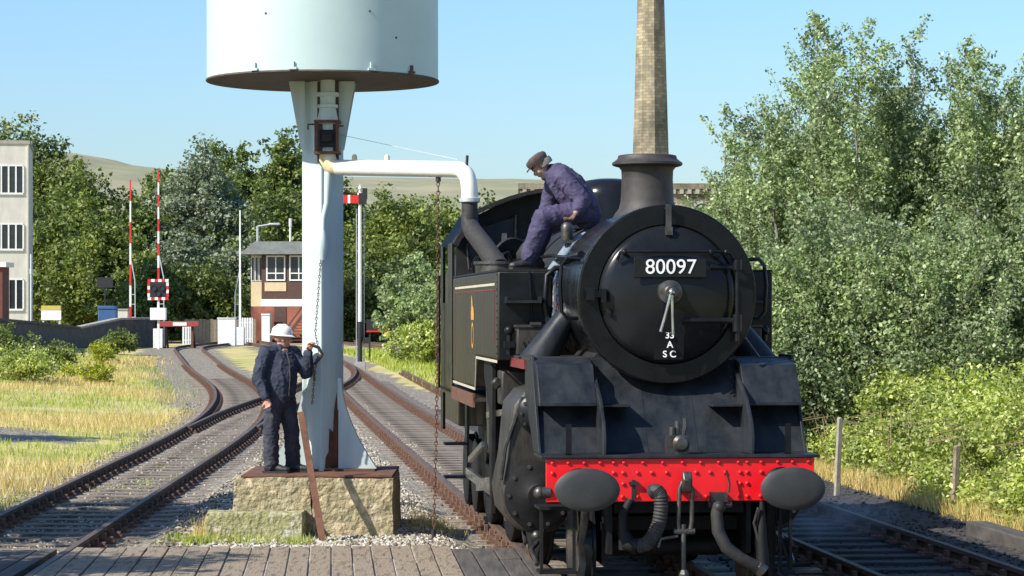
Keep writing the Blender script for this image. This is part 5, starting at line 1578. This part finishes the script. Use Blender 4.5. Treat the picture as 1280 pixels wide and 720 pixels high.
MB().box(-.5, -.4, .041, .1, 0, PZ(384, 140) - zt(140)).box(.4, .5, .041, .1, 0, PZ(384, 140) - zt(140)).build('leg', M['galv'], ys_)
pw = MB().tube([(0, 0, 0), (0, 0, PZ(318, 140) - zt(140) + .19)], .06, 8).tube([(0, 0, 4.2), (0, 0, 4.5)], .09, 8).build('lamp_post', M['galv'])
pw.location = (PX(39, 139), 139, zt(139) - .19); tag(pw, 'slim grey post standing against the corner of the office building', 'post')

# ================================================================== MILL AND CHIMNEY
MY = 260.0
cr0, cr1 = 44 / 2 * MY / FOC, 33 / 2 * MY / FOC
ch = empty('mill_chimney', (PX(813.5, MY), MY, zt(MY) - .19), R(10), 'tall octagonal sandstone mill chimney', 'chimney')
Hc = PZ(-90, MY)
hz = PZ(195, MY)
def oct_r(z): return cr0 / .96 + (cr1 - cr0) / .96 * (z - hz) / (PZ(0, MY) - hz)
MB().lathe([(oct_r(0) * 1.0, 0), (oct_r(hz), hz), (oct_r(Hc), Hc)], (0, 0, 0), (0, 0, 1), 8).build('shaft', M['millstone'], ch, angle=20)
MB().lathe([(oct_r(Hc) * 1.02, Hc + .002), (oct_r(Hc) * 1.3, Hc + .5), (oct_r(Hc) * 1.3, Hc + 1.0), (oct_r(Hc), Hc + 1.3)], (0, 0, 0), (0, 0, 1), 8).build('crown', M['millstone'], ch, angle=20)
mill = empty('stone_mill', (PX(652, 235), 235, zt(235) - .19), 0, 'long tan sandstone mill with corbelled parapet and arched windows behind the engine', 'mill')
ML = PX(895, 235) - PX(652, 235)
Hm = PZ(243, 235) - zt(235) + .19
MB().box(0, ML, 0, 14, 0, Hm).build('wall', M['millstone'], mill)
MB().box(-.3, ML + .3, -.35, 14, Hm + .5, Hm + 1.0).box(-.15, ML + .15, -.2, 14, Hm + .002, Hm + .498).build('parapet', M['millstone'], mill)
x = .1
while x < ML - .3:
    MB().box(x, x + .35, -.34, -.203, Hm + .05, Hm + .46).build('corbel', M['coping'], mill); x += .72
x = .8
while x < ML - 2:
    for z in (Hm - 3.2, Hm - 7.2):
        arc = [(x, z), (x + 1.5, z), (x + 1.5, z + 1.6)] + [(x + .75 + .75 * math.cos(t), z + 1.6 + .75 * math.sin(t)) for t in np.linspace(.3, 2.84, 7)] + [(x, z + 1.6)]
        wn = MB().prism(arc, -.03, -.003, 'xz').build('arched_window', M['glass'], mill)
        ring = MB()
        for t in np.linspace(0, 3.14, 9):
            ring.box(-.13, .13, -.1, -.031, .76, 1.04, Matrix.Translation((x + .75, 0, z + 1.6)) @ Matrix.Rotation(t - 1.57, 4, 'Y'))
        ring.build('arch_ring', M['coping'], wn)
    x += 3.0

# ================================================================== RIGHT-HAND FENCE POSTS AND TIMBER
for px, yt, yb_, Yd, lb in ((1046, 523, 596, 37.5, 'pale concrete fence post with tilted rail stub in the brambles'), (1193, 558, 628, 33.5, 'slim weathered timber fence post standing in the brambles')):
    X = PX(px, Yd); g = ground_z(X, Yd)
    H = PZ(yt, Yd) - g
    mb = MB()
    mb.prism([(-.038, -.1), (.038, -.1), (.034, H), (0, H + .02), (-.034, H)], -.034, .034, 'xz')
    o = mb.build('fence_post', M['concrete'] if px < 1100 else M['plank'], None, bevel=.008)
    o.location = (X, Yd, g); o.rotation_euler = (R(2), R(1.5), R(20)); tag(o, lb, 'fence post')
    if px < 1100:
        MB().bar((0, 0, H - .03), (.30, -.05, H - .07), .05, .04).build('rail_stub', M['plank'], o)
tb = empty('timber_baulk', (0, 0, 0), 0, 'dark old timber baulks lying along the edge of the adjacent track', 'timber')
for (y0, y1, off, w_, h_) in ((24.2, 27.6, 1.95, .30, .22), (27.7, 31.0, 2.02, .28, .2), (23.6, 29.0, 2.45, .24, .3)):
    a = Vector((x_right(y0) + off, y0, -.12)); b_ = Vector((x_right(y1) + off, y1, -.12))
    MB().bar(a, b_, w_, h_).build('baulk', M['plankdark'], tb, bevel=.02)

# ================================================================== VEGETATION
def leaf_mesh(name, P, size, mt, seed, up=.5, outward=None, aspect=.62, parent=None, sizes=None):
    """one small diamond per leaf, any orientation"""
    g = np.random.default_rng(seed)
    n_ = len(P)
    nrm = g.normal(size=(n_, 3)); nrm[:, 2] += up
    if outward is not None: nrm += outward
    nrm /= np.linalg.norm(nrm, axis=1)[:, None]
    t = g.normal(size=(n_, 3)); t -= nrm * (t * nrm).sum(1)[:, None]; t /= np.linalg.norm(t, axis=1)[:, None]
    s = np.cross(nrm, t)
    L_ = (size * g.uniform(.6, 1.35, n_))[:, None] * .5
    if sizes is not None: L_ *= sizes[:, None]
    bnd = nrm * L_ * .25
    V = np.stack([P - t * L_ - bnd, P + s * L_ * aspect, P + t * L_ - bnd, P - s * L_ * aspect], 1).reshape(-1, 3)
    me = bpy.data.meshes.new(name)
    me.vertices.add(n_ * 4); me.vertices.foreach_set('co', V.astype(np.float32).ravel())
    me.loops.add(n_ * 4); me.loops.foreach_set('vertex_index', np.arange(n_ * 4, dtype=np.int32))
    me.polygons.add(n_); me.polygons.foreach_set('loop_start', np.arange(0, n_ * 4, 4, dtype=np.int32))
    me.polygons.foreach_set('loop_total', np.full(n_, 4, dtype=np.int32))
    me.update(); me.validate()
    me.materials.append(mt)
    o = bpy.data.objects.new(name, me); col.objects.link(o)
    if parent is not None: o.parent = parent
    return o

def grow(style, H, Wd, seed):
    """branch skeleton: returns trunk tubes and clump points (position, radius, weight)"""
    rd = random.Random(seed)
    tubes, pts = [], []
    lean = Vector((rd.uniform(-.06, .06), rd.uniform(-.06, .06), 1))
    tr0 = max(.05, H * .016) * (.55 if style == 'poplar' else 1)
    if style == 'poplar':
        nst = 7
        for s in range(nst):
            a = rd.uniform(0, 6.28)
            base = Vector((rd.uniform(-.25, .25) * Wd, rd.uniform(-.2, .2) * Wd, 0))
            hh = H * rd.uniform(.72, 1.0) if s else H
            tip = base + Vector((math.cos(a) * Wd * .38 * rd.random(), math.sin(a) * Wd * .3 * rd.random(), hh))
            path = [base.lerp(tip, t) + Vector((rd.uniform(-.06, .06), rd.uniform(-.06, .06), 0)) * Wd * t for t in (0, .25, .5, .75, 1)]
            tubes.append((path[:4] + [path[3].lerp(path[4], .75)], [tr0 * .7 * (1 - .95 * t) + .002 for t in (0, .25, .5, .75, 1)]))
            for k in range(30):
                t = .06 + .92 * (k / 30)
                i = min(3, int(t * 4)); p = path[i].lerp(path[i + 1], t * 4 - i)
                b = rd.uniform(0, 6.28)
                ln = Wd * (.46 * (1 - t) ** .8 + .06) * rd.uniform(.5, 1.25)
                e = p + Vector((math.cos(b) * ln, math.sin(b) * ln, ln * rd.uniform(.7, 1.5)))
                tubes.append(([p, p.lerp(e, .5) + Vector((0, 0, -.05 * ln)), e], [tr0 * .2 * (1 - t) + .005, .006, .003]))
                for q in range(5):
                    f = .25 + .75 * q / 4
                    pts.append((p.lerp(e, f), .105 * Wd * (1.15 - .75 * f) * (1.15 - .85 * t) + .055, 1.0))
    else:
        tip = lean * (H * .7)
        path = [tip * t + Vector((rd.uniform(-.03, .03), rd.uniform(-.03, .03), 0)) * H * t for t in (0, .3, .6, 1)]
        tubes.append((path, [tr0 * 1.5, tr0 * 1.1, tr0 * .7, tr0 * .25]))
        nl = 26 if style == 'round' else 18
        for k in range(nl):
            t = .10 + .88 * k / nl
            i = min(2, int(t * 3)); p = path[i].lerp(path[i + 1], t * 3 - i)
            b = k * 2.4 + rd.uniform(-.4, .4)
            prof = math.sin(min(1, .18 + t * .95) * math.pi) ** .6
            ln = Wd * .5 * prof * rd.uniform(.75, 1.12)
            e = p + Vector((math.cos(b) * ln, math.sin(b) * ln, ln * rd.uniform(.1, .5) + H * .26 * t))
            tubes.append(([p, p.lerp(e, .5) + Vector((0, 0, .06 * ln)), e], [tr0 * .5 * (1 - .6 * t), tr0 * .25, .02]))
            for q in range(7):
                f = .3 + .8 * q / 6
                c = p.lerp(e, f)
                for r_ in range(3):
                    off = Vector((rd.gauss(0, 1), rd.gauss(0, 1), rd.gauss(0, .8))) * (.085 * Wd)
                    pts.append((c + off, Wd * rd.uniform(.045, .095), 1.0))
    return tubes, pts

def leaves_at(pts, n_, seed):
    g = np.random.default_rng(seed)
    C = np.array([p[0][:] for p in pts]); Rr = np.array([p[1] for p in pts])
    pr_ = Rr ** 2 / (Rr ** 2).sum()
    idx = g.choice(len(pts), n_, p=pr_)
    d = g.normal(size=(n_, 3)); d /= np.linalg.norm(d, axis=1)[:, None]
    rr = g.random(n_) ** .45
    off = d * (Rr[idx] * rr)[:, None] * np.array([1.15, 1.15, .85])
    return C[idx] + off, d

TREE_CACHE = {}
def tree(name, style, loc, H, Wd, nleaf, lsize, mt, label, seed, group=None, rz=0.0, up=.5, cat='tree'):
    root = empty(name, loc, rz, label, cat, group)
    tubes, pts = grow(style, H, Wd, seed)
    mb = MB()
    for p, r_ in tubes: mb.tube(p, r_, 6, caps=False)
    mb.build('trunk', M['bark'], root)
    P, d = leaves_at(pts, nleaf, seed)
    P[:, 2] = np.maximum(P[:, 2], .1)
    leaf_mesh('crown', P, lsize, mt, seed, up, d * .8, parent=root)
    return root

# ---- poplars and willows on the right-hand bank
GR = 'young poplars massed behind the brambles'
LB = 'pale green young poplar with upright leafy shoots behind the brambles'
spec = [(1003, 49, 2, 3.2, 30000), (1078, 47, 24, 3.4, 32000), (945, 50, 120, 2.8, 22000), (915, 53, 215, 2.3, 15000), (1160, 48, 112, 3.2, 26000),
        (1228, 46, 62, 3.1, 30000), (1290, 47, 40, 3.2, 26000), (1040, 55, 60, 3.8, 26000), (1120, 55, 120, 4.0, 24000), (1200, 55, 110, 4.2, 24000), (985, 57, 190, 3.4, 16000), (1270, 56, 90, 4, 16000),
        (1030, 43, 250, 3.0, 18000), (1120, 42.5, 270, 3.0, 18000), (1205, 41.5, 265, 3.0, 18000), (1275, 41.5, 255, 2.8, 16000)]
for i, (px, Yd, yt, Wd, nl) in enumerate(spec):
    X = PX(px, Yd); g = ground_z(X, Yd)
    H = (PZ(yt, Yd) - g) * 1.0
    tree('poplar_tree', 'poplar', (X, Yd, g), H, Wd, int(nl * 1.75), .078, M['leaf_poplar'], LB, 40 + i, GR, up=.75)

# ---- bramble thicket on the bank (one mass of growth)
g = np.random.default_rng(77)
P = []; Dn = []
cl = []
for k in range(760):
    Yd = g.uniform(27.5, 46); 
    xb = x_right(Yd) + 2.6
    t = g.random()
    X = xb - .05 + 3.2 * t
    top = .30 + 1.05 * min(1, t * 4) + .22 * math.sin(Yd * 1.7) * t
    z = ground_z(X, Yd) + g.uniform(.05, 1) ** .7 * top
    cl.append((Vector((X, Yd, z)), g.uniform(.12, .40), 1))
P, d = leaves_at(cl, 135000, 78)
P[:, 2] = np.maximum(P[:, 2], -.1)
br = leaf_mesh('bramble_thicket', P, .070, M['leaf_bramble'], 79, .8, d * .7)
tag(br, 'bright green bramble thicket covering the bank beside the track', 'brambles', kind='stuff')
mb = MB(); rd = random.Random(3)
for k in range(260):
    Yd = rd.uniform(28, 45); X = x_right(Yd) + 2.7 + 3 * rd.random(); z = ground_z(X, Yd)
    a = rd.uniform(0, 6.28); l_ = rd.uniform(.5, 1.2)
    mb.tube([(X, Yd, z), (X + math.cos(a) * l_ * .4, Yd + math.sin(a) * l_ * .4, z + l_ * .9), (X + math.cos(a) * l_, Yd + math.sin(a) * l_, z + l_ * .8)], .007, 4, caps=False)
o = mb.build('bramble_stems', mat('cane', (.20, .13, .07), (.30, .22, .12), rough=.8, scale=10)); tag(o, 'thin brown bramble canes within the thicket', 'stems', kind='stuff')

# ---- distant trees
FAR = [
    # px, Y, top y, width m, leaf mat, leaves, label
    (40, 215, 140, 15, 'leaf_dark', 15000, 'tall dark broadleaf tree rising behind the white office building'),
    (100, 212, 186, 11, 'leaf_mid', 11000, 'leafy green tree closing the left side of the moor view'),
    (192, 214, 214, 8, 'leaf_mid', 8000, 'green tree closing the right side of the moor view'),
    (206, 216, 196, 8, 'leaf_mid', 8000, 'pale green tree leaning over the tall banded barrier boom'),
    (112, 200, 232, 8, 'leaf_mid', 7000, 'rounded green tree above the dark sign back'),
    (92, 205, 205, 11, 'leaf_dark', 11000, 'dark rounded tree at the edge of the open moor view'),
    (75, 190, 262, 10, 'leaf_mid', 9000, 'leafy mid green tree behind the yellow topped sign'),
    (130, 186, 262, 8, 'leaf_mid', 9000, 'bushy green tree behind the blue cabinet'),
    (178, 200, 235, 8, 'leaf_dark', 8000, 'dark tree between the two tall barrier booms'),
    (250, 205, 172, 11, 'leaf_silver', 17000, 'silvery leaved willow behind the level crossing'),
    (222, 192, 285, 7, 'leaf_silver', 7000, 'low silvery willow behind the warning lights'),
    (300, 196, 290, 7, 'leaf_silver', 7000, 'grey green sapling behind the white barrier boom'),
    (258, 235, 158, 9, 'leaf_dark', 9000, 'dark treetop rising above the silvery willow'),
    (310, 230, 165, 9, 'leaf_dark', 10000, 'dark tree directly behind the street lamp'),
    (352, 215, 143, 8, 'leaf_dark', 11000, 'tall dark evergreen tree above the signal box roof'),
    (392, 220, 150, 8, 'leaf_dark', 10000, 'dark tall tree half hidden by the water tower column'),
    (440, 225, 238, 11, 'leaf_mid', 11000, 'mid green tree behind the red signal arm'),
    (500, 205, 232, 12, 'leaf_mid', 13000, 'broad green tree below the swing arm of the water tower'),
    (560, 215, 243, 11, 'leaf_mid', 11000, 'green tree behind the hanging pull chain'),
    (620, 220, 240, 9, 'leaf_dark', 7000, 'dark tree beyond the cab roof'),
    (465, 180, 330, 9, 'leaf_dark', 8000, 'low dark tree behind the notice board'),
    (345, 200, 230, 10, 'leaf_dark', 8000, 'shaded tree behind the signal box'),
    (200, 178, 330, 7, 'leaf_dark', 6000, 'low dark bush behind the banded barrier boom'),
    (262, 180, 330, 7, 'leaf_dark', 6000, 'low dark bush behind the board fence'),
    (20, 200, 230, 12, 'leaf_dark', 7000, 'dark lower growth behind the office building corner'),
    (885, 120, 245, 5, 'leaf_mid', 7000, 'small tree between the smokebox and the poplars'),
]
for i, (px, Yd, yt, Wd, lm, nl, lb) in enumerate(FAR):
    g0 = zt(Yd) - .19
    H = PZ(yt, Yd) - g0
    tree('broadleaf_tree', 'round', (PX(px, Yd), Yd, g0), H * .97, Wd, int(nl * 1.7), .36 * Yd / 210 if Yd > 150 else .2, M[lm], lb, 200 + i, None, rz=i, up=.8)

# ---- nearer shrubs
def shrub(px, ybase, ytop, Wd, mt, nl, ls, label, seed, name='shrub'):
    X, Yd, z = GP(px, ybase)
    z = ground_z(X, Yd)
    return tree(name, 'bush', (X, Yd, z), (PZ(ytop, Yd) - z), Wd, nl, ls, mt, label, seed, None, cat='bush')
shrub(520, 447, 312, 3.2, M['leaf_poplar'], 16000, .17, 'bright leafy sapling beside the far track behind the pull chain', 301)
shrub(548, 449, 330, 3.0, M['leaf_poplar'], 13000, .17, 'pale leafy sapling close to the engine cab', 302)
shrub(528, 450, 400, 2.8, M['leaf_bramble'], 6000, .15, 'low bright green bush at the foot of the saplings', 303)
shrub(28, 482, 440, 2.4, M['leaf_bramble'], 5000, .10, 'low green bush on the grass bank left of the siding', 304)
shrub(66, 462, 432, 1.8, M['leaf_mid'], 3500, .11, 'spreading weedy bush on the grass bank near the retaining wall', 305)
shrub(2, 478, 412, 2.4, M['leaf_mid'], 7000, .11, 'taller green bush at the foot of the retaining wall', 306)
shrub(146, 440, 415, 2.0, M['leaf_mid'], 3500, .13, 'small green bush in front of the dark stone wall', 307)
shrub(122, 478, 455, 1.2, M['leaf_weed'], 2200, .08, 'bright yellow green weed clump on the grass bank', 308)
shrub(128, 452, 428, 1.4, M['leaf_weed'], 2000, .09, 'upper yellow flowering weed clump near the stone wall', 309)
shrub(90, 470, 462, 1.6, M['leaf_weed'], 1500, .08, 'low spreading yellow green weeds on the grass bank', 310)
shrub(460, 424, 411, 3.5, M['leaf_mid'], 2500, .2, 'low hedge bush below the dark notice board', 311)
# unseen trees added left of the view to shade boards, siding and path
tree('added_shade_tree', 'round', (-9.5, 22.2, -.2), 6.4, 4.0, 15000, .16, M['leaf_mid'], 'leafy unseen tree added to shade the boarded crossing', 401)
tree('added_shade_tree', 'round', (-10.5, 30.0, -.2), 7.6, 5.4, 32000, .16, M['leaf_mid'], 'leafy unseen tree added to shade the siding track', 402)
tree('added_shade_tree', 'round', (-13.8, 50.3, .1), 5.0, 3.0, 9000, .16, M['leaf_mid'], 'leafy unseen tree added to shade the gravel path', 403)

# ---- grass
def blades(name, n_, region, hgt, wdt, mt, label, seed, dens=None):
    g = np.random.default_rng(seed)
    V = np.zeros((n_, 3, 3)); k = 0
    for i in range(n_ * 3):
        if k >= n_: break
        X, Y = region(g)
        if X is None: continue
        z = ground_z(X, Y) - .02
        h = hgt * g.uniform(.35, 1.3); a = g.uniform(0, 6.28); ln = g.uniform(.1, .6) * h
        w_ = wdt * g.uniform(.6, 1.4) * max(1, Y / 60)
        b = g.uniform(0, 6.28)
        V[k, 0] = (X - math.cos(a) * w_, Y - math.sin(a) * w_, z)
        V[k, 1] = (X + math.cos(a) * w_, Y + math.sin(a) * w_, z)
        V[k, 2] = (X + math.cos(b) * ln, Y + math.sin(b) * ln, z + h); k += 1
    V = V[:k].reshape(-1, 3)
    me = bpy.data.meshes.new(name)
    me.vertices.add(k * 3); me.vertices.foreach_set('co', V.astype(np.float32).ravel())
    me.loops.add(k * 3); me.loops.foreach_set('vertex_index', np.arange(k * 3, dtype=np.int32))
    me.polygons.add(k); me.polygons.foreach_set('loop_start', np.arange(0, k * 3, 3, dtype=np.int32)); me.polygons.foreach_set('loop_total', np.full(k, 3, dtype=np.int32))
    me.update(); me.validate(); me.materials.append(mt)
    o = bpy.data.objects.new(name, me); col.objects.link(o)
    return tag(o, label, 'grass', kind='stuff')
def left_zone(g, dry=True, tuft=[None]):
    if tuft[0] is None or g.random() < .08:
        Y = 30 + 95 * g.random() ** 1.6
        X = min(x_left(Y), x_siding(Y)) - 1.2 - (6 + Y * .11) * g.random()
        tuft[0] = (X, Y)
    X, Y = tuft[0]
    X += g.normal() * .16 * (1 + Y / 60); Y += g.normal() * .3 * (1 + Y / 60)
    if X > min(x_left(Y), x_siding(Y)) - 1.1: return None, None
    if abs((Y - 52) + (X + 9) * .9) < 1.9 and X < -8.6: return None, None
    if Y > 72 and X > min(x_left(Y), x_siding(Y)) - 2.0 and g.random() < .8: return None, None
    v = noise.noise(Vector((X * .22, Y * .09, 4)))
    if dry != (v + g.normal() * .12 < -.06): return None, None
    return X, Y
blades('dry_grass', 80000, lambda g: left_zone(g, True), .19, .007, M['grass'], 'dry yellow grass on the bank left of the siding', 11)
blades('green_grass', 34000, lambda g: left_zone(g, False), .17, .008, M['grassgreen'], 'green grass patches on the bank left of the siding', 12)
def verge(g):
    Y = 24.5 + 20 * g.random()
    return x_right(Y) + 2.25 + abs(g.normal()) * .55, Y
blades('verge_grass', 15000, verge, .26, .006, M['grass'], 'dry grass verge at the foot of the brambles', 13)
def far_field(g):
    Y = 78 + 66 * g.random()
    X = x_main(Y) + 2.2 + g.random() * 15
    if abs(X - x_far(Y)) < 1.5: return None, None
    return X, Y
blades('far_grass', 22000, far_field, .22, .012, M['grassgreen'], 'mown grass beside the saplings beyond the signal', 14)
def weeds(g, c=[None]):
    if c[0] is None or g.random() < .03:
        k = g.integers(0, 3)
        if k == 0: c[0] = (PX(260, 28.6) + g.uniform(-.4, .5), 28.4 + g.uniform(-.3, .3))
        elif k == 1: c[0] = (x_siding(42) + g.uniform(-.5, .6), 36 + 14 * g.random())
        else: c[0] = (PX(330, 28.2) + g.uniform(-.6, .6), 28.15)
    return c[0][0] + g.normal() * .10, c[0][1] + g.normal() * .12
blades('trackside_weeds', 1500, weeds, .11, .006, M['grassgreen'], 'small green weeds between the sleepers and around the plinth', 15)
def dryplinth(g): return PX(268, 29.0) + g.normal() * .12, 29.0 + g.normal() * .2
blades('plinth_grass', 420, dryplinth, .24, .005, M['grass'], 'tuft of dry grass against the stone plinth', 16)
def dryright(g): return PX(535, 30) + g.normal() * .22, 30.6 + g.normal() * .5
blades('chain_grass', 700, dryright, .16, .005, M['grass'], 'dry grass on the chippings by the hanging chain', 17)

# ---- wisp of steam from the drain cocks
sw = MB(); sw.ball((0, 0, 0), 1, 24)
m, n, l, b = newmat('steam'); n.remove(b)
vol = n.new('ShaderNodeVolumePrincipled'); vol.inputs['Color'].default_value = (.95, .95, .95, 1)
tc = n.new('ShaderNodeTexCoord'); nz = n.new('ShaderNodeTexNoise'); nz.inputs['Scale'].default_value = 1.6; nz.inputs['Detail'].default_value = 4
l.new(tc.outputs['Object'], nz.inputs['Vector'])
ln_ = n.new('ShaderNodeVectorMath'); ln_.operation = 'LENGTH'; l.new(tc.outputs['Object'], ln_.inputs[0])
fo = n.new('ShaderNodeMapRange'); fo.inputs['From Min'].default_value = .15; fo.inputs['From Max'].default_value = 1.0; fo.inputs['To Min'].default_value = 1; fo.inputs['To Max'].default_value = 0
l.new(ln_.outputs['Value'], fo.inputs['Value'])
mr = n.new('ShaderNodeMapRange'); mr.inputs['From Min'].default_value = .42; mr.inputs['From Max'].default_value = .75; mr.inputs['To Max'].default_value = 1.3
l.new(nz.outputs['Fac'], mr.inputs['Value'])
mu = n.new('ShaderNodeMath'); mu.operation = 'MULTIPLY'; l.new(fo.outputs[0], mu.inputs[0]); l.new(mr.outputs[0], mu.inputs[1])
l.new(mu.outputs[0], vol.inputs['Density'])
l.new(vol.outputs[0], n['Material Output'].inputs['Volume'])
so_ = sw.build('steam_wisp', m)
so_.location = (PX(1040, 26.5), 26.5, .42); so_.scale = (.75, .9, .34)
tag(so_, 'faint wisp of white steam drifting beside the buffer over the adjacent track', 'steam', kind='stuff')
